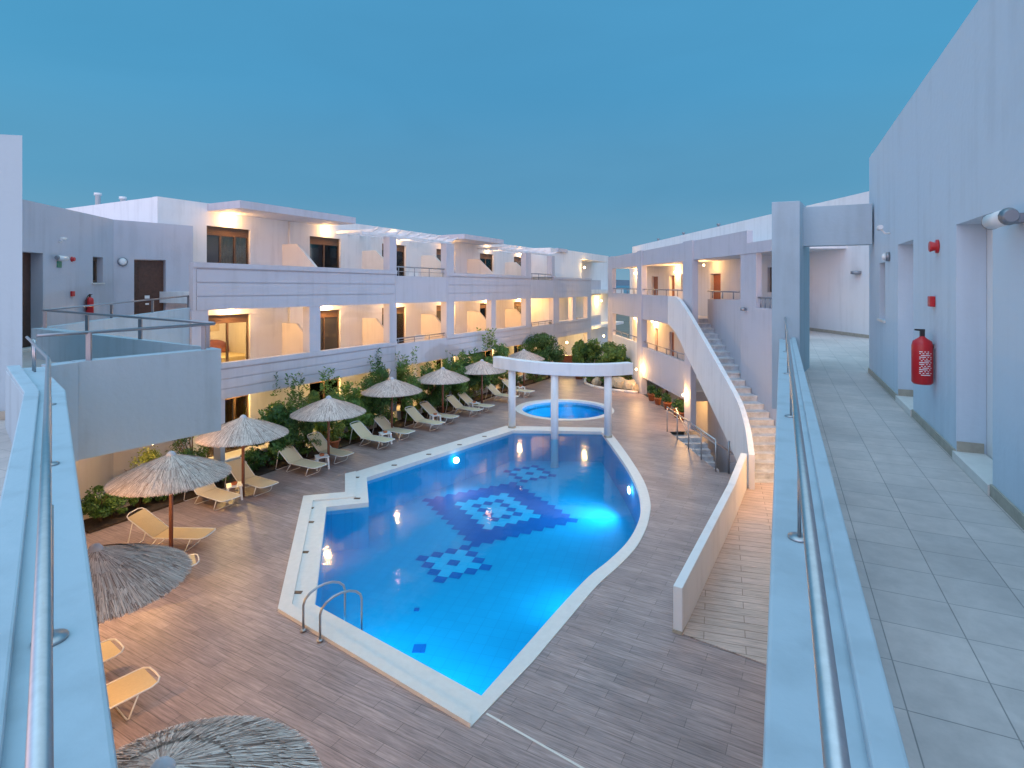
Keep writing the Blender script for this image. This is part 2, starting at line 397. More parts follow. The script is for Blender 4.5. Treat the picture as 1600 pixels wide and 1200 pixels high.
PD = -1.3
pool = empty('swimming_pool', (-.5, 17, 0), 'large blue tiled swimming pool with pale coping and a dark blue mosaic on its floor', 'pool')
def wallring(loop, z0, z1):
    m = MB(); n = len(loop)
    for i in range(n):
        j = (i+1) % n; m.face([(*loop[i], z0), (*loop[j], z0), (*loop[j], z1), (*loop[i], z1)])
    return m
def ringslab(o, i, z0, z1):
    m = MB(); m.fill([o, i], z1)
    for lp in (o, i):
        n = len(lp)
        for k in range(n):
            j = (k+1) % n; m.face([(*lp[k], z0), (*lp[j], z0), (*lp[j], z1), (*lp[k], z1)])
    return m
ringslab(outer, inner, -.12, .02).build('coping', M['poolwhite'], pool)
MB().prism(P2([(434,956),(474,778),(539,772),(539,743),(556,739),(556,779),(489,785),(456,949),(735,1121),(735,1138)]), .022, .07).build('coping_curb', M['poolwhite'], pool)
wallring(inner, PD, -.12).build('basin_wall', M['ptile'], pool)
MB().fill([inner], PD).build('basin_floor', M['ptile'], pool)
MB().fill([inner], -.10).build('water', M['water'], pool, fix=False)
# mosaic
aM = R(29.3); e1 = Vector((math.cos(aM), math.sin(aM))); e2 = Vector((-math.sin(aM), math.cos(aM))); U = .44
def diam(m, c, i, j, z):
    p = Vector(c) + e1*(i*U) + e2*(j*U); h = U*.5
    m.face([(*(p-e1*h), z), (*(p-e2*h), z), (*(p+e1*h), z), (*(p+e2*h), z)])
z1 = PD+.008
def lattice(nx, ny):
    pts = []; k = -nx
    while k <= nx+.01:
        l = -ny
        while l <= ny+.01: pts.append((k, l)); l += 1
        k += 1
    return pts
def mos(dk_, lt_, c):
    m = MB(); [diam(m, c, i, j, z1) for i, j in dk_]; m.build('mosaic_border', M['ptiledark'], pool, fix=False)
    m = MB(); [diam(m, c, i, j, z1) for i, j in lt_]; m.build('mosaic_field', M['ptilelight'], pool, fix=False)
cb = (-.52, 19.45); D, L_ = [], []
for (i, j) in lattice(4, 4.5)+lattice(3.5, 4):
    (D if max(abs(i)/2.35, abs(j)/2.6) > 1 else L_).append((i, j))
inn = [p for p in L_ if p[0] == int(p[0]) and p[1] == int(p[1]+.5)-.5 and max(abs(p[0]), abs(p[1])) <= 1.6 and not (p[0] == 0 and abs(p[1]) < 1)]
mos(D+inn, [p for p in L_ if p not in inn], cb)
for c in ((-1.62, 15.75), (.72, 23.2)):
    a = lattice(1.5, 1.5); rg = [p for p in a if max(abs(p[0]), abs(p[1])) > 1.4]
    mos(rg+[(0, 0)], [p for p in a if p not in rg]+[p for p in lattice(1, 1) if p != (0, 0)], c)
for (x, y) in [(485,794),(485,816),(476,863),(465,926),(557,746),(558,779),(616,727),(670,710),(718,695),(757,682)]:
    p = G(x, y, .02); MB().box(p.x-.09, p.x+.09, p.y-.05, p.y+.05, .021, .032).build('skimmer_grate', M['brown'], pool)
for (x, y, h_) in [(655,1014,.13),(651,953,.06)]:
    p = G(x, y, PD); MB().box(p.x-h_, p.x+h_, p.y-h_, p.y+h_, PD+.002, PD+.02).build('drain_grate', M['ptiledark'], pool)
def pool_lamp(parent, x, y, z, nx, ny, e, col=(.62, .80, 1), k=4.2, sz=125, tl=-.12):
    n = Vector((nx, ny, 0)).normalized(); rot = n.to_track_quat('Z', 'Y').to_matrix()
    l = MB().lathe([(.12, 0), (.12, .03), (.07, .05)], (x, y, z), 16, rot=rot).build('pool_lamp', M['poolbulb'], parent)
    d = bpy.data.lights.new('lamp_light', 'SPOT'); d.energy = e*k; d.color = col; d.shadow_soft_size = .1; d.spot_size = R(sz); d.spot_blend = 1.0
    o = bpy.data.objects.new('lamp_light', d); C.objects.link(o); o.parent = parent
    o.location = Vector((x, y, z))+n*.1 - base_of(parent); o.rotation_euler = (n+Vector((0, 0, tl))).to_track_quat('-Z', 'Y').to_euler()
pool_lamp(pool, 3.90, 18.9, -.42, -1, -.02, 175, (.88, .70, 1), 4.2, 165, .0)
pool_lamp(pool, -2.15, 21.9, -.35, .4, -1, 30, (.5, .78, 1), 4.2, 150)
for lx_, ly_, nx_, ny_ in [(-3.3, 10.98, .5, 1), (-1.9, 9.98, .45, 1), (-.55, 9.0, .2, 1), (.75, 10.35, -.6, 1), (2.05, 13.0, -.9, .7)]:  # unseen lamps added on the near walls to brighten the water
    pool_lamp(pool, lx_, ly_, -.35, nx_, ny_, 56, (.5, .80, 1), 4.2, 140, -.16)

kp = empty('round_pool', (RC[0], RC[1], 0), 'small round blue pool glowing white at one side, beyond the curved white beam', 'pool')
ringslab(circ(2.53), circ(2.2), -.1, .02).build('coping', M['poolwhite'], kp)
wallring(circ(2.2), -.8, -.1).build('basin_wall', M['ptile'], kp)
MB().fill([circ(2.2)], -.8).build('basin_floor', M['ptile'], kp)
MB().fill([circ(2.2)], -.09).build('water', M['water'], kp, fix=False)
ringslab(circ(2.2), circ(1.95), -.8, -.3).build('bench_step', M['ptile'], kp)
pool_lamp(kp, RC[0]+2.15, RC[1]-.2, -.22, -1, 0, 140, (.85, .74, 1), 8, 165)

# pool ladder
lad = empty('pool_ladder', (-3.6, 10.4, 0), 'stainless steel pool ladder with two hooped handrails at the pool corner', 'pool ladder')
for k, (b0, b1) in enumerate([((-3.85, 10.5), (-3.24, 11.04)), ((-3.44, 10.2), (-2.83, 10.72))]):
    q0 = Vector((*b0, 0)); q1 = Vector((*b1, 0)); pts = [q0+Vector((0,0,.0)), q0+Vector((0,0,.45))]
    for i in range(9):
        a = math.pi*i/8; c = (q0+q1)/2; v = (q0-q1)/2*math.cos(a)
        pts.append(c+v+Vector((0, 0, .48+.26*math.sin(a))))
    pts += [q1+Vector((0,0,.2)), q1+Vector((0,0,-1.0))]
    MB().tube(pts, .022, 10).build('handrail', M['steel'], lad)
    MB().lathe([(.055, .0), (.055, .02), (.03, .035)], (q0.x, q0.y, .02), 16).build('floor_flange', M['steel'], lad)
for z in (-.22, -.5, -.78):
    MB().hexa([Vector(v) for v in [(-3.26,10.98,z),(-2.85,10.66,z),(-2.81,10.74,z),(-3.22,11.06,z),(-3.26,10.98,z+.03),(-2.85,10.66,z+.03),(-2.81,10.74,z+.03),(-3.22,11.06,z+.03)]]).build('tread', M['wplastic'], lad)

# pergola beam over the far pool edge
pg = empty('curved_pergola', (1.8, 24.2, 0), 'white curved concrete beam on three round columns at the far end of the pool', 'pergola')
cl = [(-.72,26.3),(0,25.4),(.9,24.55),(1.85,24.02),(3.0,23.78),(4.05,23.86),(5.05,24.25)]
cls = smooth(cl, 0, 6, 6)
oo, ii = [], []
for i, p in enumerate(cls):
    a = Vector(cls[max(i-1, 0)]); c = Vector(cls[min(i+1, len(cls)-1)]); t_ = (c-a).normalized(); nn = Vector((-t_.y, t_.x))*.2
    oo.append(tuple(Vector(p)+nn)); ii.append(tuple(Vector(p)-nn))
MB().prism(ii+oo[::-1], 2.6, 3.1).build('beam', M['white'], pg, bevel=.012)
for (x, y, zb) in [(0,25.45,0),(1.8,24.05,-1.3),(4.03,23.88,0)]:
    MB().lathe([(.16, zb), (.16, 2.6)], (x, y, 0), 28).build('column', M['white'], pg)
    if zb == 0: MB().lathe([(.175, .02), (.175, .09), (.162, .10)], (x, y, 0), 28).build('column_base', M['stone'], pg)

# ------------------------------------------------------------ walls with openings, windows, lamps
def wall(fr, s0, s1, t0, t1, z0, z1, ops=()):
    m = MB(); ss = sorted({s0, s1, *[v for o in ops for v in o[:2] if s0 < v < s1]}); zs = sorted({z0, z1, *[v for o in ops for v in o[2:4] if z0 < v < z1]})
    for a, b in zip(ss, ss[1:]):
        run = None
        for c, d in zip(zs, zs[1:]):
            inside = any(o[0]-1e-6 <= (a+b)/2 <= o[1]+1e-6 and o[2] <= (c+d)/2 <= o[3] for o in ops)
            if inside:
                if run: m.box(a, b, t0, t1, run[0], run[1], fr); run = None
            else: run = (run[0] if run else c, d)
        if run: m.box(a, b, t0, t1, run[0], run[1], fr)
    return m
def window(par, fr, s0, s1, t, z0, z1, n=2, shutter=.3, style='curtain', name='window'):
    f = MB(); w_ = .06; zt = z1-shutter
    f.box(s0, s1, t+.02, t+.09, z1-.05, z1, fr); f.box(s0, s0+w_, t+.02, t+.09, z0, z1-.05, fr); f.box(s1-w_, s1, t+.02, t+.09, z0, z1-.05, fr)
    f.box(s0+w_, s1-w_, t+.02, t+.09, z0, z0+.07, fr)
    f.box(s0+w_, s1-w_, t+.02, t+.08, zt-.05, zt, fr)
    for k in range(1, n):
        sm = s0+(s1-s0)*k/n; f.box(sm-.035, sm+.035, t+.015, t+.085, z0+.07, zt-.05, fr)
    wo = f.build(name, M['brown'], par)
    if shutter > .06:
        b = MB(); hh = (shutter-.05)/3
        for k in range(3): b.box(s0+w_, s1-w_, t+.03, t+.07, zt+k*hh+.004, zt+(k+1)*hh-.008, fr)
        b.box(s0+w_, s1-w_, t+.075, t+.10, zt, z1-.05, fr)
        b.build('shutter_box', M['brown'], wo)
    for k in range(n):
        a = s0+(s1-s0)*k/n+(w_ if k == 0 else .035); c = s0+(s1-s0)*(k+1)/n-(w_ if k == n-1 else .035)
        if style == 'open':
            MB().box(a, c, t+.05, t+.056, z0+.07, zt-.05, fr).build('pane', M['clear'], wo)
        elif style == 'dark' or (style == 'curtain' and k == 0 and n > 2):
            MB().box(a, c, t+.05, t+.06, z0+.07, zt-.05, fr).build('pane', M['glass'], wo)
        else:
            m = MB(); nf = max(4, int((c-a)/.06))
            for q in range(nf):
                x0 = a+(c-a)*q/nf; x1 = a+(c-a)*(q+1)/nf; ta = t+.10+(.03 if q % 2 else 0); tb = t+.10+(0 if q % 2 else .03)
                m.face([fr.w(x0, ta, z0+.07), fr.w(x1, tb, z0+.07), fr.w(x1, tb, zt-.05), fr.w(x0, ta, zt-.05)])
            m.build('curtain', M['curtain'] if style != 'wood' else M['redwood'], wo)
            MB().box(a, c, t+.05, t+.056, z0+.07, zt-.05, fr).build('pane', M['clear'], wo)
    return wo
def clear():
    m, t, b = newmat('clear_pane'); t.nodes.remove(b)
    fr = N(t, 'ShaderNodeFresnel'); fr.inputs[0].default_value = 1.5
    a = N(t, 'ShaderNodeBsdfTransparent'); g = N(t, 'ShaderNodeBsdfGlossy'); g.inputs['Roughness'].default_value = .03
    a.inputs[0].default_value = (.85, .85, .82, 1)
    mx = N(t, 'ShaderNodeMixShader'); t.links.new(fr.outputs[0], mx.inputs[0]); t.links.new(a.outputs[0], mx.inputs[1]); t.links.new(g.outputs[0], mx.inputs[2])
    t.links.new(mx.outputs[0], t.nodes['Material Output'].inputs[0]); return m
M['clear'] = clear()
def door(par, fr, s0, s1, t, z0, z1, mat='wood', handle=True):
    d = MB().box(s0, s1, t+.02, t+.07, z0, z1, fr).build('door', M[mat], par)
    w_ = s1-s0; m = MB()
    for (a, b) in ((.10, .42), (.50, .92)):
        m.box(s0+w_*.16, s1-w_*.16, t+.005, t+.018, z0+(z1-z0)*a, z0+(z1-z0)*b, fr)
    m.build('panel', M[mat], d)
    if handle:
        MB().box(s1-.1*1, s1-.03*1, t-.03, t-.005, z0+1.0, z0+1.025, fr).build('handle', M['steel'], d)
    return d
def wall_lamp(par, p, e, r=.07, col=(1, .52, .17)):
    sr = max(r, .13)
    p = Vector(p)
    p = Vector(p)
    l = MB().lathe([(.02, -r), (r*.8, -r*.6), (r, 0), (r*.8, r*.6), (.02, r)], p, 12).build('wall_lamp', M['bulb'], par)
    lamp_light(l, p, e, r=r) if False else lamp_light(par, p, e, col, sr)
    return l
for mname in ('bulb',): pass
def rail(par, pts, r, posts, mat='steel', pr=None, name='railing'):
    o = MB().tube(pts, r, 10).build(name, M[mat], par)
    for (a, b) in posts: MB().tube([a, b], pr or r*.8, 8).build('post', M[mat], o)
    return o

# ------------------------------------------------------------ left building
LB = empty('balcony_building', FL.w(0, 2.5, 0), 'long three storey hotel wing with grooved balcony bands, behind the parasols', 'building')
sL = FL.s(246, 2.2); sEnd = FL.s(951, 2.2)
WT = 2.2
cols = [(323,391,3),(484,532,2),(597,634,2),(682,711,2),(750,771,2),(803,819,2),(846,859,2)]
L2, L1, L0 = 6.12, 2.86, 0.0
ops = []; wins = []
for k, (a, b, n) in enumerate(cols):
    s0, s1 = FL.s(a, WT), FL.s(b, WT)
    for (fl, top) in ((L2, 8.52), (L1, 5.24), (L0+.02, 2.35)):
        ops.append((s0, s1, fl, top)); wins.append((s0, s1, fl, top, n, k))
wall(FL, sL, sEnd, WT, WT+.3, 0, 9.33, ops).build('wall', M['white'], LB)
MB().box(FL.s(246, WT)+.001, FL.s(246, WT)+.3, WT+.3, WT+8, 0, 9.32, FL).build('end_wall', M['white'], LB)
MB().box(sL+.3, sEnd, WT+.3, WT+8, 9.0, 9.15, FL).build('roof', M['grey'], LB)
MB().box(sL, sEnd, WT+8, WT+8.3, 0, 9.3, FL).build('rear_wall', M['white'], LB)
for (s0, s1, z0, z1, n, k) in wins:
    st = 'curtain'
    if z0 == L1 and k == 0: st = 'open'
    if z0 < 1: st = 'wood'
    if k >= 3 and z0 > 1: st = 'dark' if (k+int(z0)) % 2 else 'curtain'
    if z0 == L1 and k == 1: st = 'dark'
    window(LB, FL, s0, s1, WT+.08, z0, z1, 2 if z0 == L1 and k == 0 else n, .28, st)
# lit bedroom behind the first middle floor door
s0, s1 = FL.s(323, WT), FL.s(391, WT)
rm = MB(); rm.face([FL.w(s0-.5, WT+3.5, L1), FL.w(s1+1.5, WT+3.5, L1), FL.w(s1+1.5, WT+3.5, L1+2.6), FL.w(s0-.5, WT+3.5, L1+2.6)])
rm.face([FL.w(s1+1.5, WT+.3, L1), FL.w(s1+1.5, WT+3.5, L1), FL.w(s1+1.5, WT+3.5, L1+2.6), FL.w(s1+1.5, WT+.3, L1+2.6)])
rm.face([FL.w(s0-.5, WT+.3, L1), FL.w(s0-.5, WT+3.5, L1), FL.w(s0-.5, WT+3.5, L1+2.6), FL.w(s0-.5, WT+.3, L1+2.6)])
rm.face([FL.w(s0-.5, WT+.3, L1), FL.w(s1+1.5, WT+.3, L1), FL.w(s1+1.5, WT+3.5, L1), FL.w(s0-.5, WT+3.5, L1)])
rm.face([FL.w(s0-.5, WT+.3, L1+2.6), FL.w(s1+1.5, WT+.3, L1+2.6), FL.w(s1+1.5, WT+3.5, L1+2.6), FL.w(s0-.5, WT+3.5, L1+2.6)])
rm.build('bedroom_lining', M['cream'], LB)
bed = MB().box(s0+1.6, s0+3.2, WT+1.6, WT+3.4, L1+.02, L1+.55, FL).build('bed', M['yfabric'], LB)
hb = MB(); pts = []
for i in range(13):
    a = math.pi*i/12; pts.append((s0+2.4-.85*math.cos(a), L1+.75+.4*math.sin(a)))
v1 = [hb.b.verts.new(FL.w(s_, WT+3.42, z_)) for s_, z_ in [(s0+1.55, L1+.3)]+pts+[(s0+3.25, L1+.3)]]
hb.b.faces.new(v1); hb.build('headboard', M['redwood'], bed)
MB().box(s0+1.9, s0+2.8, WT+3.44, WT+3.48, L1+1.5, L1+2.0, FL).build('picture', M['curtain'], LB)
lamp_light(LB, FL.w(s0+1.4, WT+1.6, L1+2.2), 60, (1, .68, .3), .2)
sA = FL.s(301.5)
# slabs (balcony floors) and patios
MB().box(sA, FL.s(905, 0), .22, WT, 5.75, L2, FL).build('balcony_floor', M['white'], LB)
MB().box(sA, FL.s(905, 0), .22, WT, 2.62, L1, FL).build('balcony_floor', M['white'], LB)
MB().box(sL-2, sEnd, -.001, WT, .005, .02, FL).build('patio_floor', M['cap'], LB)
def band(a, b, zt, zb, ribbed, t0=0.0, cap=True):
    s0, s1 = (a if isinstance(a, float) else FL.s(a)), FL.s(b)
    m = MB()
    if ribbed:
        m.box(s0, s1, t0-.035, t0+.20, zt-.17, zt, FL)
        n = 3; h = (zt-.20-zb)/n
        m.box(s0, s1, t0+.03, t0+.2, zb, zt-.17, FL)
        for k in range(n): m.box(s0+.12, s1-.12, t0, t0+.03, zb+k*h+(.018 if k else 0), zb+(k+1)*h-.018, FL)
        for (x0, x1) in ((s0, s0+.10), (s1-.10, s1)): m.box(x0, x1, t0, t0+.03, zb, zt-.17, FL)
    else:
        m.box(s0+.001, s1-.001, t0+.01, t0+.2, zb, zt, FL)
    return m.build('balcony_parapet', M['wallgrey'], LB)

band(sA, 620, 7.07, 5.53, True); band(620, 698, 6.82, 5.53, False); band(698, 830, 7.07, 5.53, True)
band(830, 865, 6.82, 5.53, False); band(865, 924, 7.07, 5.53, True)
band(sA, 620, 3.75, 2.55, True); band(620, 698, 3.62, 2.55, False); band(698, 830, 3.75, 2.55, True)
band(830, 865, 3.62, 2.55, False); band(865, 924, 3.75, 2.55, True)
band(924, 958, 7.0, 5.6, False, 1.2); band(924, 958, 3.7, 2.6, False, 1.2)
for (a, b, lo, hi) in [(609,620,7.072,8.62),(698,710,7.072,8.62),(822,830,7.072,8.62),(862,867,7.072,8.62),
                    (300,326,3.752,5.528),(484,501,3.752,5.528),(609,620,3.752,5.528),(698,710,3.752,5.528),(768,775,3.752,5.528),(822,830,3.752,5.528),(865,874,3.752,5.528),(895,900,3.752,5.528),(918,924,3.752,5.528),
                    (345,352,.52,2.548),(609,620,.52,2.548),(698,708,.52,2.548),(822,829,.52,2.548),(865,872,.02,2.548),(918,924,.02,2.548)]:
    MB().box(FL.s(a), FL.s(b), .012, .38, lo, hi, FL).build('pillar', M['wallgrey'], LB)
MB().box(FL.s(865), FL.s(870), .385, WT, L1+.001, 5.74, FL).build('cross_wall', M['white'], LB)
for px in (441, 566, 658, 730, 789, 833):
    sw = FL.s(px, WT)
    for fl, pz in ((L2, 7.07), (L1, 3.75)):
        m = MB(); h = 1.93
        pr = [(WT, fl), (WT, fl+h), (1.35, fl+h), (.22, pz-.02), (.22, fl)]
        vs0 = [m.b.verts.new(FL.w(sw, t, z)) for t, z in pr]; vs1 = [m.b.verts.new(FL.w(sw+.12, t, z)) for t, z in pr]
        m.b.faces.new(vs0); m.b.faces.new(vs1[::-1])
        for i in range(5): j = (i+1) % 5; m.b.faces.new([vs0[i], vs1[i], vs1[j], vs0[j]])
        m.build('balcony_divider', M['cream'], LB)
def canopy(a, b):
    MB().box(FL.s(a, WT), FL.s(b, .35), .35, WT, 9.04, 9.31, FL).build('canopy_slab', M['wallgrey'], LB)
canopy(324, 556); canopy(684, 787); canopy(838, 887)
def slats(a, b, n):
    s0, s1 = FL.s(a), FL.s(b)
    MB().box(s0, s1, .25, .36, 8.622, 8.74, FL).build('pergola_beam', M['white'], LB)
    for k in range(n):
        s_ = s0+(s1-s0)*(k+.5)/n; m = MB()
        m.hexa([FL.w(s_, -.35, 8.90), FL.w(s_+.07, -.35, 8.90), FL.w(s_+.07, 0, 8.742), FL.w(s_, 0, 8.742), FL.w(s_, -.35, 8.94), FL.w(s_+.07, -.35, 8.94), FL.w(s_+.07, 0, 8.86), FL.w(s_, 0, 8.86)])
        m.box(s_, s_+.07, 0.001, WT, 8.742, 8.86, FL); m.build('pergola_slat', M['white'], LB)
slats(572, 712, 9); slats(786, 868, 8)
def lrail(a, b, z, zb):
    s0, s1 = FL.s(a)+.05, FL.s(b)-.05; o = MB().tube([FL.w(s0, .1, z), FL.w(s1, .1, z)], .03, 8).build('railing', M['darksteel'], LB)
    for k in range(4):
        s_ = s0+.15+(s1-s0-.3)*k/3; MB().tube([FL.w(s_, .1, zb), FL.w(s_, .1, z)], .022, 6).build('post', M['darksteel'], o)
    MB().tube([FL.w(s0, .1, (z+zb)/2), FL.w(s1, .1, (z+zb)/2)], .014, 6).build('lower_rail', M['darksteel'], o)
lrail(621, 698, 7.25, 6.82); lrail(831, 865, 7.25, 6.82); lrail(621, 698, 3.87, 3.62); lrail(831, 865, 3.87, 3.62)
MB().tube([FL.w(FL.s(451, WT), WT-.06, 9.03), FL.w(FL.s(451, WT), WT-.06, L2+.01)], .04, 8).build('drain_pipe', M['white'], LB)
MB().tube([FL.w(FL.s(451, WT), WT-.06, 5.74), FL.w(FL.s(451, WT), WT-.06, L1+.01)], .04, 8).build('drain_pipe', M['white'], LB)
# far top box and its lit recess
MB().box(FL.s(870), FL.s(909, .5), .5, WT-.002, 7.08, 9.28, FL).build('stair_tower', M['white'], LB)
MB().box(FL.s(909, .5)+.002, FL.s(951, .5), .5, WT-.002, 8.7, 9.28, FL).build('roof_slab', M['white'], LB)
MB().box(FL.s(860, -.5)*0+FL.s(905, 0), sEnd, .6, WT, 5.75, L2, FL).build('balcony_floor', M['white'], LB)
MB().box(FL.s(905, 0), sEnd, .6, WT, 2.62, L1, FL).build('balcony_floor', M['white'], LB)
# far closing wall of the courtyard
p1 = FL.w(sEnd, -.5, 0)
MB().box(p1.x-.3, p1.x+6, p1.y+.5, p1.y+.8, 0, 9.0).build('return_wall', M['cream'], LB)
# roof pipes and spot
for px, h in ((153, 9.95), (192, 9.8)):
    q = G(px, 330, 0); MB().lathe([(.09, 8.6), (.09, h-.1), (.13, h-.1), (.13, h)], ((px-800)/889*22, 22, 0), 12).build('chimney_pipe', M['white'], LB)
# lamps
for k, (a, b, n) in enumerate(cols):
    sm = FL.s((a+b)/2, WT)
    wall_lamp(LB, FL.w(sm, WT-.12, 8.80), 34 if k == 0 else 20)
    wall_lamp(LB, FL.w(sm, WT-.12, 5.50), 85)
    wall_lamp(LB, FL.w(sm, WT-.12, 2.47), 85, .07, (1, .62, .20))
for (px, py, t) in [(883,535,.45),(911.6,527,.45),(937,470,1.9),(910.5,418,.6)]:
    s_, z_ = F(px, py, FL, t); wall_lamp(LB, FL.w(s_, t-.15, z_), 110, .09, (1, .60, .16))
wall_lamp(LB, FL.w(FL.s(885), 1.8, 5.5), 120)
wall_lamp(LB, FL.w(FL.s(940), -.2, 2.0), 100, .09, (1, .60, .14))

# patio walls along the ground floor
for i, (a, b) in enumerate([(120,345),(345,478),(490,609),(620,698),(708,775),(785,865)]):
    MB().box(FL.s(a), FL.s(b), -.02, .14, .0, .5, FL).build('patio_wall', M['white'], LB)
# planting bed
bedp = [FL.w(FL.s(110), -.03, 0)[:2], FL.w(FL.s(905), -.03, 0)[:2], FL.w(FL.s(900), -1.3, 0)[:2], FL.w(FL.s(819, -.85), -.85, 0)[:2], FL.w(FL.s(110), -.95, 0)[:2]]
struct(MB().prism(bedp, .002, .06), 'planting_bed', M['soil'])

# ------------------------------------------------------------ right building
RB = empty('stair_building', FR.w(2, 2, 0), 'white gallery building with open walkways and red brown doors, joined by the outside staircase', 'building')
def rs(px, t=0.0): return FR.s(px, t)
T2 = 1.85; FZ = 4.8
MB().box(rs(956), rs(1167), 0, .22, 7.53, 8.38, FR).build('roof_beam', M['wallgrey'], RB)
MB().box(rs(1167)+.001, rs(1235), 0, .22, 7.53, 7.92, FR).build('roof_beam', M['wallgrey'], RB)
MB().box(rs(956), rs(1044), 0, .22, 4.4, 5.83, FR).build('gallery_parapet', M['wallgrey'], RB)
MB().box(rs(1004), rs(1069), .001, .22, 1.0, 2.78, FR).build('gallery_parapet', M['wallgrey'], RB)
MB().box(rs(957), rs(997), .001, .22, 0, 2.9, FR).build('lower_wall', M['white'], RB)
MB().box(rs(950), rs(957), -.01, .25, 0, 8.42, FR).build('column', M['wallgrey'], RB)
MB().box(rs(997), rs(1004), -.07, .26, 0, 8.42, FR).build('column', M['wallgrey'], RB)
MB().box(rs(1069), rs(1084), -.07, .20, 4.4, 8.42, FR).build('column', M['wallgrey'], RB)
MB().box(rs(1069, -.3), rs(1079, -.3), -.3, -.05, 0, 3.3, FR).build('column', M['wallgrey'], RB)
MB().box(rs(1156), rs(1180), .03, .24, 0, 7.528, FR).build('wall_pier', M['wallgrey'], RB)
MB().box(rs(1180)+.001, rs(1238), .001, .22, 0, 5.6, FR).build('gallery_parapet', M['wallgrey'], RB)
# stair side wall below the gallery
sw = [(9.28, 27.0), (8.70, 21.4)]
MB().prism([sw[0], sw[1], (8.92, 21.4), (9.50, 27.0)], -1.8, [5.72, 5.84, 5.84, 5.72]).build('stair_side_wall', M['wallgrey'], RB)
MB().box(rs(1004), rs(1235), .23, T2, 7.55, 7.75, FR).build('ceiling', M['white'], RB)
MB().box(rs(958), rs(1003), .23, T2, 7.55, 7.75, FR).build('ceiling', M['white'], RB)
MB().box(rs(952), 5.8, .23, T2, 4.45, FZ-.003, FR).build('gallery_floor', M['cap'], RB)
MB().box(rs(952), rs(1075), .23, T2, 1.0, 1.45, FR).build('gallery_floor', M['cap'], RB)
dops = [(rs(1018, T2), rs(1028, T2), FZ, 6.95), (rs(1046, T2), rs(1054, T2), FZ, 6.95), (rs(1110, T2), rs(1126, T2), FZ, 6.95), (rs(1064, T2), rs(1070, T2), 6.0, 7.0), (rs(1199, T2), rs(1210, T2), 6.1, 7.1),
        (rs(1023, T2), rs(1028, T2), 1.45, 3.6), (rs(1046, T2), rs(1053, T2), 1.45, 3.6), (rs(1060, T2), rs(1068, T2), -1.8, .3), (rs(1036, T2), rs(1044, T2), -1.8, .3)]
wall(FR, rs(988, T2), rs(1370, T2), T2, T2+.3, -1.8, 9.2, dops).build('gallery_wall', M['white'], RB)
MB().box(rs(988, T2), rs(988, T2)+.3, T2+.3, T2+8, -1.8, 9.18, FR).build('end_wall', M['white'], RB)
MB().box(rs(988, T2)+.3, rs(1370, T2), T2+.3, T2+8, 8.7, 8.9, FR).build('roof', M['grey'], RB)
for d in dops:
    if d[2] in (FZ, 1.45, -1.8): door(RB, FR, d[0]+.02, d[1]-.02, T2+.14, d[2]+.02, d[3]-.02, 'redwood', False)
    else: window(RB, FR, d[0], d[1], T2+.1, d[2], d[3], 1, .05, 'dark')
MB().box(rs(957), rs(1110), -.0, T2, -1.95, -1.8, FR).build('lower_floor', M['cap'], RB)
MB().box(rs(1004)+.001, rs(1069), .0, .02, -1.8, -.01, FR).build('retaining_wall', M['cap'], RB)
def rrail(a, b, z, zb, t=.1, n=4):
    s0, s1 = rs(a, t)-.0, rs(b, t); o = MB().tube([FR.w(s0, t, z), FR.w(s1, t, z)], .03, 8).build('railing', M['darksteel'], RB)
    for k in range(n):
        s_ = s0+(s1-s0)*(k+.5)/n; MB().tube([FR.w(s_, t, zb), FR.w(s_, t, z)], .022, 6).build('post', M['darksteel'], o)
rrail(958, 996, 6.14, 5.83); rrail(1005, 1068, 6.14, 5.83); rrail(1005, 1068, 3.08, 2.78); rrail(1106, 1155, 6.12, 5.83, .4, 3); rrail(958, 996, 3.2, 2.9); rrail(1185, 1215, 5.95, 5.6)
for (px, py, t, e) in [(1055,425,T2-.15,70),(992,427,T2-.2,60),(1019,502,T2-.25,80),(992,497,T2-.2,60)]:
    s_, z_ = F(px, py, FR, t); wall_lamp(RB, FR.w(s_, t, z_), e)
wall_lamp(RB, FR.w(rs(1120, T2), 1.2, 7.35), 14, .05)
for (px, py, e) in [(996,577,22),(1070,617,22)]:
    s_, z_ = F(px, py, FR, -.35); wall_lamp(RB, FR.w(s_-.0, -.42, z_), e*2, .06)
wall_lamp(RB, FR.w(rs(1045), .9, .75), 18, .05)
for (px, h) in [(1025,372),(1064,363),(1118,350)]:
    s_, z_ = F(px, h, FR, T2); MB().lathe([(.05, 9.2), (.05, 9.28), (.09, 9.3), (.09, 9.38)], FR.w(s_, T2+.15, 0), 10).build('roof_spotlight', M['darksteel'], RB)
s_, z_ = F(1339, 426, FR, T2-.05); p = FR.w(s_, T2-.08, z_)
MB().lathe([(.02, -.06), (.15, -.04), (.15, .04), (.02, .06)], p, 16).build('bulkhead_light', M['darksteel'], RB)
s_, z_ = F(1161, 483, FR, -.1); MB().lathe([(.02, -.07), (.1, -.05), (.1, .05), (.02, .07)], FR.w(s_, -.1, z_), 12).build('bulkhead_light', M['darksteel'], RB)
bb = MB().box(rs(1200, T2), rs(1370, T2), T2-.02, T2-.002, FZ+.005, FZ+.10, FR); bb.build('baseboard', M['stone'], RB)

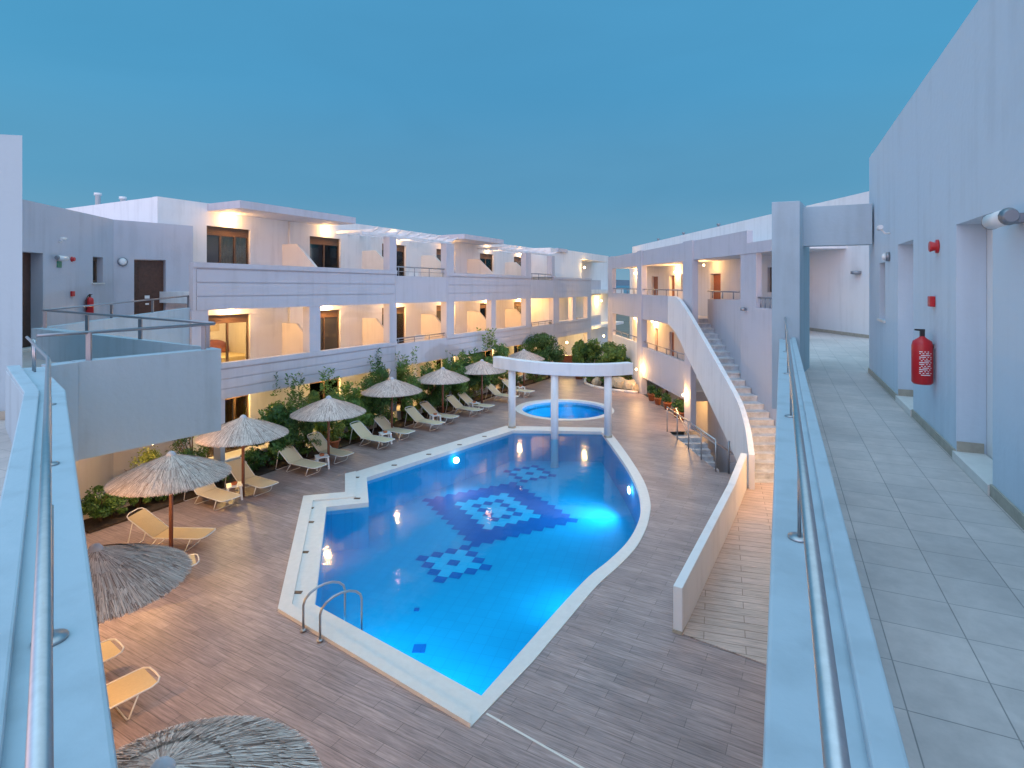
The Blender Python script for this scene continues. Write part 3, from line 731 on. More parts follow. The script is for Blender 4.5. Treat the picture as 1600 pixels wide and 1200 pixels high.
# ------------------------------------------------------------ outside staircase
ST = empty('outside_staircase', (7.8, 21, 0), 'curving outside staircase of grey marble steps with a high white balustrade', 'staircase')
bal = [(7.93,28.95,5.83),(7.80,27.0,5.79)]+[(x*k, y*k, 6.4-(6.4-z)*k) for x, y, z, k in [(8.08,26.5,5.25,.965),(7.92,24.05,4.35,.965),(7.80,22.6,3.85,.968),(7.68,20.9,3.22,.972),(7.47,18.9,2.55,.98),(7.18,17.6,2.10,.99),(6.97,16.9,1.85,1),(6.72,16.15,1.58,1)]]
balxy = smooth([(b[0], b[1]) for b in bal], 0, 9, 4); balz = smooth([(b[2], 0) for b in bal], 0, 9, 4)
def inner_off(pts, o):
    r_ = []
    for i, p in enumerate(pts):
        a = Vector(pts[max(i-1, 0)]); c = Vector(pts[min(i+1, len(pts)-1)]); t_ = (c-a).normalized(); r_.append(tuple(Vector(p)+Vector((-t_.y, t_.x))*o))
    return r_
bin_ = inner_off(balxy, .16)
m = MB(); rows = []
for p, q, zz in zip(balxy, bin_, balz):
    z = zz[0]; dz = 1.42 if p[1] > 28.9 else (1.42+(28.9-p[1])/3.3*.58 if p[1] > 25.6 else 2.0)
    zl = max(z-dz, -.0 if p[1] < 17.5 else z-dz)
    rows.append([m.b.verts.new((*p, zl)), m.b.verts.new((*p, z)), m.b.verts.new((*q, z)), m.b.verts.new((*q, zl))])
for A, B in zip(rows, rows[1:]):
    for k in range(4):
        f = m.b.faces.new([A[k], A[(k+1) % 4], B[(k+1) % 4], B[k]]); f.smooth = False
m.b.faces.new(rows[0]); m.b.faces.new(rows[-1][::-1])
m.build('balustrade', M['white'], ST)
LZ = .6; NS = 22; rise = (FZ-LZ)/NS
def lx(Y): # inner side of balustrade
    for a, b in zip(bin_, bin_[1:]):
        if b[1] <= Y <= a[1]: return a[0]+(b[0]-a[0])*(a[1]-Y)/(a[1]-b[1])
    return bin_[0][0] if Y > 20 else bin_[-1][0]
def rx(Y): return 8.70+(Y-21.4)*(.58/5.6) if Y > 21.4 else 8.54+(21.0-Y)*.06
def yz(z):
    kn = [(4.81, 26.9), (2.98, 21.1), (2.23, 19.3), (.59, 16.7)]
    for (z0, y0), (z1_, y1) in zip(kn, kn[1:]):
        if z >= z1_: return y0+(y1-y0)*(z0-z)/(z0-z1_)
    return 16.7
for k in range(NS):
    ya, yb, zt = yz(FZ-rise*k), yz(FZ-rise*(k+1)), FZ-rise*(k+1)
    if k == NS-1: pass
    top = zt
    MB().prism([(lx(yb), yb-.03), (rx(yb), yb-.03), (rx(ya), ya), (lx(ya), ya)], top-.04, top).build('step', M['marble'], ST)
    MB().prism([(lx(yb)+.001, yb), (rx(yb)-.001, yb), (rx(ya)-.001, ya), (lx(ya)+.001, ya)], [max(LZ if yb < 17.4 else -2, top-.34-rise)]*2+[top-.34]*2, top-.041).build('riser', M['marble'], ST)
# top landing
MB().prism([(8.2, 26.9), (9.28, 26.9), (9.7, 28.6), (8.1, 28.6)], 4.5, FZ-.002).build('landing', M['marble'], ST)

# ramp and its side wall
RP = empty('access_ramp', (5.2, 13, 0), 'pale boarded ramp with a low white side wall, leading up to the staircase', 'ramp')
A0, A1, A2 = Vector((3.12, 10.4)), Vector((5.55, 14.15)), Vector((6.74, 16.3))
def off(p, d, k): return p+Vector((d.y, -d.x))*k
d01 = (A1-A0).normalized(); d12 = (A2-A1).normalized()
W = 2.6
bR = G(1190, 1037)
B0 = Vector((bR.x, bR.y)) + (Vector((bR.x, bR.y))-A0).normalized()*1.3; B1 = B0+(A1-A0)*1.0; B2 = Vector((8.62, 16.0))
MB().prism([A0, B0, B1, A1], .004, [.02, .02, LZ, LZ]).build('ramp_floor', M['ramp'], RP)
MB().prism([A1, B1, B2, (8.64, 16.72), (6.9, 16.72), A2], .005, LZ-.002).build('landing', M['ramp'], RP)
cw = [A0, A1, A2]; o_ = []
wl = [A0-Vector((d01.y, -d01.x))*.17, A1-Vector((d01.y, -d01.x))*.17, A2-Vector((d12.y, -d12.x))*.17]
MB().prism([A0-d01*.02, A1, wl[1], wl[0]-d01*.02], .06, [.86, 1.42, 1.42, .86]).build('side_wall', M['white'], RP, bevel=.01)
MB().prism([A1+d01*.001, A2, wl[2], wl[1]+d01*.001], .0, [1.42, 1.56, 1.56, 1.42]).build('side_wall', M['white'], RP)
MB().prism([A0-d01*.03, A1, wl[1]-Vector((.01, 0)), wl[0]-d01*.03-Vector((.01, 0))], 0.002, .059).build('wall_plinth', M['stone'], RP)

# sunken steps beside the deck with their railing
SK = empty('sunken_steps', (7.6, 22, 0), 'short flight of pale steps going down from the deck to the lower doors', 'steps')
for k in range(10):
    ya = 24.75-.32*k; MB().box(7.0-.12*(k == 0), 8.3-.2*(k == 0), ya-.34, ya+.2*(k == 0), -.17*(k+1)-.5, -.17*(k+1)).build('step', M['marble'], SK)
MB().prism(well, -1.95, -1.8).build('lower_landing', M['cap'], SK)
n = len(well)
wm = MB()
for (i, j) in ((3, 0), (2, 3)): wm.face([(*well[i], -1.8), (*well[j], -1.8), (*well[j], -.002), (*well[i], -.002)])
wm.build('pit_wall', M['white'], SK)
SR = empty('stairwell_railing', (6.9, 22, 0), 'dark metal railing around the sunken steps', 'railing')
q0, q1 = Vector((6.75, 24.75, 0)), Vector((6.98, 19.5, 0)); up = Vector((0, 0, 1.08))
MB().tube([q0+up, q1+up], .032, 8).build('top_rail', M['steel'], SR)
MB().tube([q0+up*.86, q1+up*.86], .016, 8).build('lower_rail', M['steel'], SR)
for k in range(5): p = q0+(q1-q0)*k/4; MB().tube([p, p+up], .025, 8).build('post', M['steel'], SR)
q2 = Vector((7.35, 19.3, 0))
MB().tube([q2+up, Vector((8.3, 19.3, 1.08))], .03, 8).build('top_rail', M['darksteel'], SR)
for z in (.35, .6, .85): MB().tube([q2+up*z, Vector((8.3, 19.3, 1.08*z))], .012, 6).build('lower_rail', M['darksteel'], SR)
MB().tube([q2, q2+up], .035, 8).build('post', M['darksteel'], SR)
MB().tube([Vector((7.1, 24.7, 1.05)), Vector((7.25, 21.6, -.5))], .022, 8).build('slanted_rail', M['steel'], SR)

# ------------------------------------------------------------ the building the camera stands on
NB = empty('gallery_building', (2, 4, 0), 'near white building with a tiled open gallery, plastered parapets and recessed doorways', 'building')
sx = lambda px, t=0: FC.s(px, t)
rec = [(sx(1551), sx(1494), 4.80, 6.95), (sx(1427), sx(1403), 4.80, 6.95), (sx(1383), sx(1374), 5.85, 6.75)]
e_end = sx(1358)
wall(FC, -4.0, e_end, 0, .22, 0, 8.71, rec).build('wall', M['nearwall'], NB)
MB().box(-4.0, e_end, .38, .5, 0, 8.70, FC).build('wall_core', M['nearwall'], NB)
MB().box(e_end-.12, e_end-.001, .222, 4.5, 0, 8.70, FC).build('end_wall', M['nearwall'], NB)
for k, r_ in enumerate(rec[:2]):
    MB().box(r_[0]+.001, r_[1]-.001, -.03, .21, 4.80, 4.88, FC).build('threshold', M['cap'], NB)
    MB().box(r_[0]-.05, r_[1]+.05, .222, .30, 4.85, 6.98, FC).build('door', M['wmetal'], NB)
    MB().box(r_[1]-.012, r_[1]-.001, .003, .2, 4.881, 4.97, FC).build('jamb_plinth', M['stone'], NB)
window(NB, FC, rec[2][0], rec[2][1], .1, 5.85, 6.75, 1, .05, 'dark')
MB().box(rec[2][0]-.05, rec[2][1]+.05, -.03, .1, 5.815, 5.848, FC).build('window_sill', M['cap'], NB)
ends = [(-4.0, rec[0][0]-.001), (rec[0][1]+.001, rec[1][0]-.001), (rec[1][1]+.001, e_end-.002)]
for a, b in ends: MB().box(a, b, -.018, -.002, FZ+.002, FZ+.09, FC).build('baseboard', M['stone'], NB)
MB().box(-4.0, e_end+.0, .5, 5, 8.3, 8.5, FC).build('roof', M['grey'], NB)
kR = .4736
def rp(Y, o, z=0): return (kR*Y+o, Y)
def lp(Y, o): return (-.812*Y+o, Y)
# floors
gf = [rp(-3, .1), rp(10.3, .1), (5.8, 11.2), (8.75, 16.8), (8.88, 21.4), (9.22, 24.8), (9.48, 27.0), (10.3, 27.0), (12.6, 10), rp(10.4, 1.65), rp(-3, 1.65)]
MB().prism(gf, 4.5, FZ).build('gallery_floor', M['tile'], NB)
PZ = 5.45
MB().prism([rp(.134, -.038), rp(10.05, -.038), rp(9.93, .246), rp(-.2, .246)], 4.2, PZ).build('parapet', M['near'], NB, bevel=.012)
MB().prism([(4.61, 10.1), (5.03, 9.94), (5.78, 11.05), (5.45, 11.4)], 4.2, 7.87).build('pillar', M['near'], NB, bevel=.01)
MB().prism([(5.24, 10.28), (6.2, 9.80), (6.3, 10.05), (5.42, 10.52)], 7.10, 7.80).build('lintel_beam', M['near'], NB)
hr = [Vector((*rp(y, .067), 5.82)) for y in (.25, 3, 6, 10.0)]
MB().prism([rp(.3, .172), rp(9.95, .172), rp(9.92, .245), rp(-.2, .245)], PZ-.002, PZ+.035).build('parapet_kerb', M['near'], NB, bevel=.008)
ro = MB().tube(hr, .015, 14).build('handrail', M['steel'], NB)
for y in (2.13, 4.1, 6.07, 8.04, 9.9):
    b0 = Vector((*rp(y, .067), PZ)); MB().tube([b0, b0+Vector((0, 0, .36))], .007, 8).build('rail_post', M['steel'], ro)
    MB().lathe([(.04, 0), (.04, .008), (.012, .012)], b0, 18).build('floor_flange', M['steel'], ro)
# left gallery
MB().prism([(-.05, .05), (-.2, -3), (-9, -3), (-11, 6.5), (-13.4, 12.6), (-13.5, 18.6), (-10.3, 18.4), (-10.6, 12.6), (-4.8, 8.55), (-5.75, 6.9), (-4.3, 5.0)], 4.45, FZ-.003).build('gallery_floor', M['tile'], NB)
Lo, Li = .134, -.205
bend_o, bend_i = (-4.05, 5.16), (-4.17, 4.86)
MB().prism([lp(.134, Lo), bend_o, (-5.06, 6.2), (-5.42, 6.62), (-5.72, 6.42), bend_i, lp(-.2, Li)], 4.2, PZ).build('parapet', M['near'], NB, bevel=.012)
lr = [Vector((*lp(.22, -.013), 5.82)), Vector((*lp(2.5, -.013), 5.82)), Vector((-3.67, 4.5, 5.82)), Vector((-5.37, 6.3, 5.82))]
MB().prism([lp(.3, -.097), (-4.115, 4.955), (-5.62, 6.50), (-5.71, 6.42), bend_i, lp(-.1, -.204)], PZ-.002, PZ+.035).build('parapet_kerb', M['near'], NB, bevel=.008)
lo_ = MB().tube(lr, .014, 14).build('handrail', M['steel'], NB)
for y in (1.52, 3.0, 4.5):
    b0 = Vector((*lp(y, .0), PZ)); MB().tube([b0, b0+Vector((0, 0, .36))], .008, 8).build('rail_post', M['steel'], lo_)
    MB().lathe([(.04, 0), (.04, .008), (.012, .012)], b0, 18).build('floor_flange', M['steel'], lo_)
for dx in (0, .1): MB().tube([Vector((-5.3+dx, 6.3-dx, PZ)), Vector((-5.3+dx, 6.3-dx, 5.8))], .012, 8).build('rail_post', M['steel'], lo_)
# projecting wedge with deep front panel
wedge = [(-5.42, 6.64), (-5.30, 6.95), (-4.32, 8.45), (-4.55, 8.60), (-5.5, 7.15), (-5.66, 6.80)]
MB().prism([(-5.41, 6.66), (-5.32, 6.98), (-5.52, 7.10), (-5.64, 6.82)], 4.24, PZ-.002).build('front_panel', M['near'], NB)
MB().prism([(-5.34, 7.0), (-4.32, 8.45), (-4.50, 8.60), (-5.53, 7.13)], 4.24, PZ).build('front_panel', M['near'], NB)
MB().prism([(-4.33, 8.47), (-4.49, 8.61), (-10.4, 12.75), (-10.56, 12.5)], 4.24, PZ-.003).build('parapet', M['near'], NB)
MB().prism([(-10.40, 12.78), (-10.2, 18.3), (-10.38, 18.3), (-10.58, 12.78)], 2.6, [PZ, 5.68, 5.68, PZ]).build('parapet', M['near'], NB)
def nrail(pts, posts, r=.022, pr=.03, mat='darksteel'):
    o = MB().tube(pts, r, 10).build('railing', M[mat], NB)
    for p in posts:
        p = Vector(p); MB().box(p.x-pr, p.x+pr, p.y-pr*.5, p.y+pr*.5, p.z, p.z+.35).build('post', M[mat], o)
nrail([Vector((-5.6, 6.7, 5.80)), Vector((-5.42, 7.0, 5.80)), Vector((-4.42, 8.45, 5.82))], [(-5.31, 7.14, PZ), (-4.53, 8.36, PZ)])
nrail([Vector((-4.42, 8.45, 5.83)), Vector((-10.45, 12.7, 5.83))], [(-4.6, 8.6, PZ), (-6.5, 9.95, PZ), (-8.4, 11.25, PZ), (-10.3, 12.55, PZ)])
nrail([Vector((-10.48, 12.7, 5.83)), Vector((-10.29, 18.2, 6.05))], [(-10.42, 14.8, 5.53), (-10.36, 16.4, 5.6), (-10.3, 18.1, 5.68)])
# far left walls
FQ = Fr((-11.6, 13.4), (-.8, 4.3), (-4.3, -.8))
o1 = [(-.02, .42, FZ, 7.19), (3.05, 3.32, 6.05, 7.0)]
FQ0s = 0
wall(FQ, -1.6, 4.375, 0, .27, 0, 8.43, [(-.2, .88, FZ, 7.19), (FQ.s(145), FQ.s(161), 6.46, 7.22)]).build('wall', M['wallgrey'], NB)
MB().box(-.25, .95, .272, .32, FZ, 7.2, FQ).build('door', M['wood'], NB)
MB().box(-.199, .879, -.02, .26, 4.8, 4.86, FQ).build('threshold', M['cap'], NB)
window(NB, FQ, FQ.s(145), FQ.s(161), .15, 6.46, 7.22, 1, .05, 'dark')
MB().box(FQ.s(145)-.05, FQ.s(161)+.05, -.03, .15, 6.42, 6.458, FQ).build('window_sill', M['cap'], NB)
FQ2 = Fr((-12.4, 17.7), (1.4, 1.9), (-1.9, 1.4))
d0, d1 = FQ2.s(209.5), FQ2.s(259)
wall(FQ2, .001, FQ2.s(301.5), 0, .2, 0, 8.43, [(d0, d1, FZ, 7.22)]).build('wall', M['wallgrey'], NB)
dd2 = door(NB, FQ2, d0+.02, d1-.02, .12, FZ, 7.2, 'wood')
MB().box((d0+d1)/2-.12, (d0+d1)/2+.02, .1, .12, 5.95, 6.05, FQ2).build('door_notice', M['wplastic'], dd2)
MB().box((d0+d1)/2-.10, (d0+d1)/2, .1, .12, 5.75, 5.8, FQ2).build('door_notice', M['wplastic'], dd2)
MB().prism([FQ2.w(0, .2, 0)[:2], FQ2.w(FQ2.s(301.5), .2, 0)[:2], (-17, 24), (-20, 14), FQ.w(-1.6, .2, 0)[:2]], 8.1, 8.3).build('roof', M['grey'], NB)
MB().box(FQ2.s(301.5)-.2, FQ2.s(301.5)-.001, .201, 4, 0, 8.42, FQ2).build('side_wall', M['near'], NB)
MB().prism([(-7.6, 6.42), (-5.87, 6.82), (-9.4, 10.7), (-11.6, 10.7)], 0, 8.19).build('corner_wall', M['near'], NB)
MB().prism([(-7.61, 6.36), (-5.88, 6.77), (-5.88, 6.80), (-7.61, 6.40)], FZ, FZ+.1).build('baseboard', M['stone'], NB)
# lower storey walls under the galleries, with a lamp
MB().prism([(-1.0, .8), (-5.6, 6.5), (-8.2, 9.8), (-8.5, 9.8), (-5.9, 6.4), (-1.3, .7)], 0, 4.19).build('lower_wall', M['cream'], NB)
MB().prism([(1.2, .8), (8.9, 15.7), (9.3, 15.7), (1.6, .8)], .0, 4.19).build('lower_wall', M['cream'], NB)
wall_lamp(NB, (-6.25, 7.35, 1.65), 62)
wall_lamp(NB, (-4.15, 4.95, 1.7), 62)
wall_lamp(NB, (8.25, 15.3, 2.9), 110)
wall_lamp(NB, (-8.6, 10.4, 1.9), 110)
wall_lamp(NB, (-9.6, 15.2, 2.2), 60)

# ------------------------------------------------------------ wall fixtures
def extinguisher(loc, rz, label, hose=False):
    e = empty('fire_extinguisher', (0, 0, 0), label, 'fire extinguisher')
    MB().lathe([(.0, 0), (.070, .0), (.085, .02), (.085, .40), (.075, .45), (.03, .485), (.02, .50)], n=24, cap=False).build('cylinder', M['red'], e)
    h = MB(); h.box(-.018, .018, -.018, .018, .50, .56); h.build('valve', M['black'], e)
    h = MB(); h.hexa([Vector(v) for v in [(-.012,-.06,.56),(.012,-.06,.56),(.012,.02,.55),(-.012,.02,.55),(-.012,-.06,.575),(.012,-.06,.575),(.012,.02,.575),(-.012,.02,.575)]]); h.build('lever', M['black'], e)
    MB().tube([(0, 0, .53), (-.06, .0, .54), (-.105, .01, .46), (-.11, .01, .12)], .011, 8).build('hose', M['black'], e)
    m = MB()
    for (a0, a1, z0, z1) in ((-.45, .75, .10, .36),):
        k = 8
        for q in range(k):
            u0 = a0+(a1-a0)*q/k; u1 = a0+(a1-a0)*(q+1)/k
            for r_ in range(14):
                if (r_*7+q*5) % 11 < (3 if q < 6 else 6): continue
                za = z0+(z1-z0)*r_/14; zb_ = za+.008
                m.face([(.0865*math.cos(u0), .0865*math.sin(u0), za), (.0865*math.cos(u1), .0865*math.sin(u1), za), (.0865*math.cos(u1), .0865*math.sin(u1), zb_), (.0865*math.cos(u0), .0865*math.sin(u0), zb_)])
    m.build('instruction_label', M['wplastic'], e)
    MB().box(-.03, .03, .085, .12, .38, .42).build('wall_bracket', M['darksteel'], e)
    e.location = loc; e.rotation_euler.z = rz; e.scale = (1.12, 1.12, 1.0)
    return e
s_ = sx(1461); p = FC.w(s_, -.11, 5.36)
rzC = math.atan2(-.428, .904)-R(90)
extinguisher(p, rzC, 'red fire extinguisher with white printed label hanging on the right hand gallery wall')
p = FQ.w(FQ.s(133.5), -.11, 5.56); extinguisher(p, R(95), 'red fire extinguisher with black hose on the pale wall at the far left')
p = FR.w(rs(1137, T2), T2-.3, 5.05); extinguisher(p, R(-90), 'small red fire extinguisher seen in the top gallery above the marble stairs')
def box_thing(name, fr, px, py, t, w_, h_, d_, mat, label, cat):
    s_, z_ = F(px, py, fr, 0)
    o = MB().box(s_-w_/2, s_+w_/2, -d_, -.001, z_-h_/2, z_+h_/2, fr).build(name, M[mat], bevel=.008)
    c = sum((Vector(v.co) for v in o.data.vertices), Vector())/len(o.data.vertices)
    o.data.transform(Matrix.Translation(-c)); o.location = c
    return tag(o, label, cat)
a = box_thing('fire_call_point', FC, 1460, 471, 0, .11, .11, .05, 'red', 'square red fire call point above the extinguisher on the right hand wall', 'call point')
a = box_thing('fire_call_point', FQ, 112, 459, 0, .14, .14, .05, 'red', 'small square red call point on the pale wall at the far left', 'call point')
a = box_thing('exit_sign', FQ, 92, 413, 0, .2, .17, .02, 'green', 'small green sign under the tube lamp on the far left wall', 'sign')
def siren(fr, px, py, label):
    s_, z_ = F(px, py, fr, 0); c = fr.w(s_, -.001, z_); nrm = Vector((-fr.n.x, -fr.n.y, 0)); rot = nrm.to_track_quat('Z', 'Y').to_matrix()
    o = MB().lathe([(.07, 0), (.07, .02), (.04, .025), (.056, .07), (.05, .075)], (0, 0, 0), 16, rot=rot).build('alarm_siren', M['red']); o.location = c
    return tag(o, label, 'alarm')
siren(FC, 1466, 385, 'red alarm siren high on the right hand gallery wall')
siren(FQ, 112, 405, 'red alarm siren beside the tube lamp on the far left wall')
def tube_lamp(fr, px, py, L, r, label):
    s_, z_ = F(px, py, fr, 0); c = fr.w(s_, -.12, z_)
    e = empty('tube_lamp', c, label, 'lamp'); ax = Vector((fr.d.x, fr.d.y, 0))
    MB().tube([c-ax*L/2, c+ax*L/2], r, 14).build('tube', M['wplastic'], e)
    for k in (-1, 1): MB().tube([c+ax*k*L*.5, c+ax*k*(L*.5+.05)], [r*1.05, r*.7], 14).build('end_cap', M['darksteel'], e)
    MB().box(s_-L*.2, s_+L*.2, -.06, -.002, z_-.03, z_+.03, fr).build('mount', M['darksteel'], e)
tube_lamp(FC, 1598, 341, .34, .055, 'grey tube lamp at the right edge, high on the gallery wall')
tube_lamp(FQ, 89, 403, .42, .06, 'grey and white tube lamp above the green sign at the far left')
def cctv(fr, px, py, label):
    s_, z_ = F(px, py, fr, 0); c = fr.w(s_, -.001, z_)
    e = empty('security_camera', c, label, 'camera'); nrm = Vector((-fr.n.x, -fr.n.y, 0)); ax = Vector((fr.d.x, fr.d.y, 0))
    MB().tube([c+Vector((0,0,-.05)), c+nrm*.06+Vector((0,0,-.05)), c+nrm*.12+Vector((0,0,.02))], .014, 8).build('bracket', M['wplastic'], e)
    q = c+nrm*.13+Vector((0,0,.035)); MB().tube([q-ax*.1, q+ax*.1], .035, 12).build('housing', M['wplastic'], e)
cctv(FC, 1391, 359, 'white security camera on the gallery wall beside the concrete lintel')
cctv(FQ, 91, 375, 'white security camera above the tube lamp on the far left wall')
def bulk(fr, px, py, w_, label):
    s_, z_ = F(px, py, fr, 0); c = fr.w(s_, -.001, z_); nrm = Vector((-fr.n.x, -fr.n.y, 0)); rot = nrm.to_track_quat('Z', 'Y').to_matrix()
    e = empty('bulkhead_lamp', c, label, 'lamp')
    MB().lathe([(w_, 0), (w_, .04), (w_*.85, .05)], c, 18, rot=rot).build('rim', M['darksteel'], e)
    MB().lathe([(w_*.82, .051), (w_*.6, .09), (w_*.1, .10)], c, 18, rot=rot).build('diffuser', M['wplastic'], e)
bulk(FC, 1390, 401, .07, 'round grey bulkhead lamp by the narrow window on the right hand wall')
bulk(FQ2, 191, 409, .14, 'flat grey bulkhead lamp beside the dark brown door on the left')

# ------------------------------------------------------------ parasols
def make_parasol():
    root = empty('thatched_parasol', (0, 0, 0), 'x', 'parasol', 'thatched parasols around the pool')
    MB().tube([(0, 0, 0), (0, 0, 2.35)], .045, 12).build('pole', M['pole'], root)
    R0, Z0, Z1 = 1.27, 1.88, 2.42
    def prof(u): return Z1-(Z1-Z0)*(.86*u+.14*u*u)
    m = MB(); rnd = random.Random(3); n = 40
    rings = []
    for j in range(7):
        u = j/6; rings.append([m.b.verts.new((R0*u*.97*math.cos(2*math.pi*i/n), R0*u*.97*math.sin(2*math.pi*i/n), prof(u)-.015)) for i in range(n)]) if j else rings.append(None)
    top = m.b.verts.new((0, 0, Z1))
    for i in range(n): m.b.faces.new([top, rings[1][i], rings[1][(i+1) % n]])
    for j in range(1, 6):
        for i in range(n): m.b.faces.new([rings[j][i], rings[j+1][i], rings[j+1][(i+1) % n], rings[j][(i+1) % n]])
    c = m.build('canopy', M['straw'], root, fix=False)
    m = MB()
    for layer, (u0, u1, cnt) in enumerate([(.0, .45, 1100), (.2, .75, 2200), (.45, 1.0, 4000), (.7, 1.0, 4200)]):
        for k in range(cnt):
            a = rnd.random()*2*math.pi; ua = max(.0, u0+rnd.uniform(-.05, .12)); ub = u1+rnd.uniform(-.12, .02)
            a2 = a+rnd.uniform(-.035, .035); w_ = rnd.uniform(.0028, .0065); h0 = rnd.uniform(.002, .018)+.02*(ub > .95); h1 = rnd.uniform(-.015, .015)
            pts = []
            for q in range(3):
                u = ua+(ub-ua)*q/2; aa = a+(a2-a)*q/2; uu = min(u, 1.1)
                pts.append(Vector((R0*u*math.cos(aa), R0*u*math.sin(aa), prof(uu)+h0+(h1-h0)*q/2)))
            sd = Vector((-math.sin(a), math.cos(a), 0))*w_
            v = [[m.b.verts.new(p-sd), m.b.verts.new(p+sd)] for p in pts]
            for q in range(2): m.b.faces.new([v[q][0], v[q][1], v[q+1][1], v[q+1][0]])
    m.build('thatch', M['straw'], c, fix=False)
    MB().lathe([(.11, 2.36), (.10, 2.42), (.06, 2.47), (.01, 2.49)], n=16).build('finial', M['wallgrey'], root)
    for k in range(8):
        a = k*math.pi/4; MB().tube([(.04*math.cos(a), .04*math.sin(a), 2.3), (1.15*math.cos(a), 1.15*math.sin(a), 1.9)], .012, 6).build('rib', M['pole'], root)
    return root
par = make_parasol()
U_ = [((-6.3, 8.6), 'thatched parasol partly hidden by the left parapet, above two half hidden loungers'),
      ((-8.03, 13.4), 'large thatched parasol in front of the flower bed, second from the left parapet'),
      ((-8.1, 17.14), 'thatched parasol standing right in front of the brown curtained ground floor door'),
      ((-6.48, 20.1), 'thatched parasol in front of the biggest dark green shrub, fourth in the row'),
      ((-5.1, 24.15), 'thatched parasol midway along the bed, fifth in the row from the parapet'),
      ((-3.3, 27.1), 'smaller looking thatched parasol, sixth in the row from the parapet'),
      ((-1.58, 29.9), 'thatched parasol just left of the curved white beam'),
      ((.72, 34.7), 'farthest thatched parasol, its pointed top showing over the curved white beam'),
      ((-2.89, 4.69), 'nearest thatched parasol, cut off by the bottom edge of the photo')]
for i, ((x, y), lb) in enumerate(U_):
    o = par if i == 0 else copy_tree(par)
    o.location = (x, y, 0); o.rotation_euler.z = i*1.3; o['label'] = lb

# ------------------------------------------------------------ loungers
def make_lounger(mat):
    root = empty('sun_lounger', (0, 0, 0), 'x', 'sun lounger', 'sun loungers on the pool deck')
    w_ = .30
    def seg(pts, th=.012):
        m = MB()
        for (x0, z0), (x1, z1) in zip(pts, pts[1:]):
            m.hexa([Vector(v) for v in [(x0,-w_+.02,z0),(x1,-w_+.02,z1),(x1,w_-.02,z1),(x0,w_-.02,z0),(x0,-w_+.02,z0+th),(x1,-w_+.02,z1+th),(x1,w_-.02,z1+th),(x0,w_-.02,z0+th)]])
        return m
    seg([(-.28, .335), (.3, .325), (.90, .335)]).build('seat', M[mat], root)
    b = seg([(-.93, .80), (-.62, .56), (-.30, .335)]).build('backrest', M[mat], root)
    fr = MB()
    loop = [(-.30, -w_, .34), (.80, -w_, .34), (.90, -w_+.03, .35), (.955, -w_+.12, .36), (.965, 0, .36), (.955, w_-.12, .36), (.90, w_-.03, .35), (.80, w_, .34), (-.30, w_, .34)]
    fr.tube(loop, .014, 8); fr.build('seat_frame', M['wmetal'], root)
    MB().tube([(-.30, -w_, .34), (-.90, -w_, .78), (-.97, -w_+.04, .83), (-1.0, -w_+.15, .855), (-1.0, w_-.15, .855), (-.97, w_-.04, .83), (-.90, w_, .78), (-.30, w_, .34)], .014, 8).build('back_frame', M['wmetal'], root)
    for x0, x1 in ((.62, .50), (-.20, -.42)):
        MB().tube([(x0, -w_, .33), (x1, -w_, .05), (x1-.01, -w_+.05, .015), (x1-.01, w_-.05, .015), (x1, w_, .05), (x0, w_, .33)], .013, 8).build('leg', M['wmetal'], root)
    MB().tube([(-.80, -w_, .70), (-.95, -w_, .05), (-.95, -w_+.05, .014), (-.95, w_-.05, .014), (-.95, w_, .05), (-.80, w_, .70)], .011, 8).build('leg', M['wmetal'], root)
    MB().tube([(.80, -w_, .34), (-.95, -w_, .12)], .006, 6).build('brace', M['wmetal'], root) if False else None
    return root
la = make_lounger('fabric'); lb_ = make_lounger('yfabric')
def put_l(src, px, py, ang, label, first=False):
    f = G(px, py, .34); d = Vector((math.cos(ang), math.sin(ang), 0)); o = src if first else copy_tree(src)
    o.location = Vector((f.x, f.y, 0))-d*.96; o.rotation_euler.z = ang; o['label'] = label
aF = math.atan2(-.483, .875)
Ls = [(365,780,'cream sun lounger left of the small table, under the second and third parasols'),
      (425,759,'cream sun lounger right behind the third parasol pole'),
      (504,729,'cream sun lounger left of the fourth parasol pole, facing the notch of the pool'),
      (546,711,'cream sun lounger just right of the fourth parasol pole'),
      (612,689,'cream sun lounger left of the fifth parasol pole'),
      (644,676,'cream sun lounger just right of the fifth parasol pole'),
      (691,662,'cream sun lounger left of the sixth parasol pole'),
      (714,652,'cream sun lounger just right of the sixth parasol pole'),
      (751,641,'cream sun lounger left of the pole of the parasol by the curved beam'),
      (770,635,'cream sun lounger right of the pole of the parasol by the curved beam'),
      (809,620,'far cream sun lounger seen between the columns of the curved beam'),
      (833,612,'farthest cream sun lounger beside the last parasol')]
for i, (px, py, lb) in enumerate(Ls): put_l(la, px, py, aF+random.uniform(-.05, .05), lb, i == 0)
Ys = [(242,1052,math.atan2(.80,.60),'yellow lit sun lounger at the lower left with its whole foot end showing'),
      (187,1007,math.atan2(.80,.60),'yellow lit sun lounger of which only the foot corner shows beside the left parapet'),
      (310,873,math.atan2(.55,.84),'yellow lit sun lounger half covered by the thatched parasol at the parapet'),
      (330,834,math.atan2(-.05,1),'yellow lit sun lounger with raised back in front of the second parasol pole')]
for i, (px, py, an, lb) in enumerate(Ys): put_l(lb_, px, py, an, lb, i == 0)

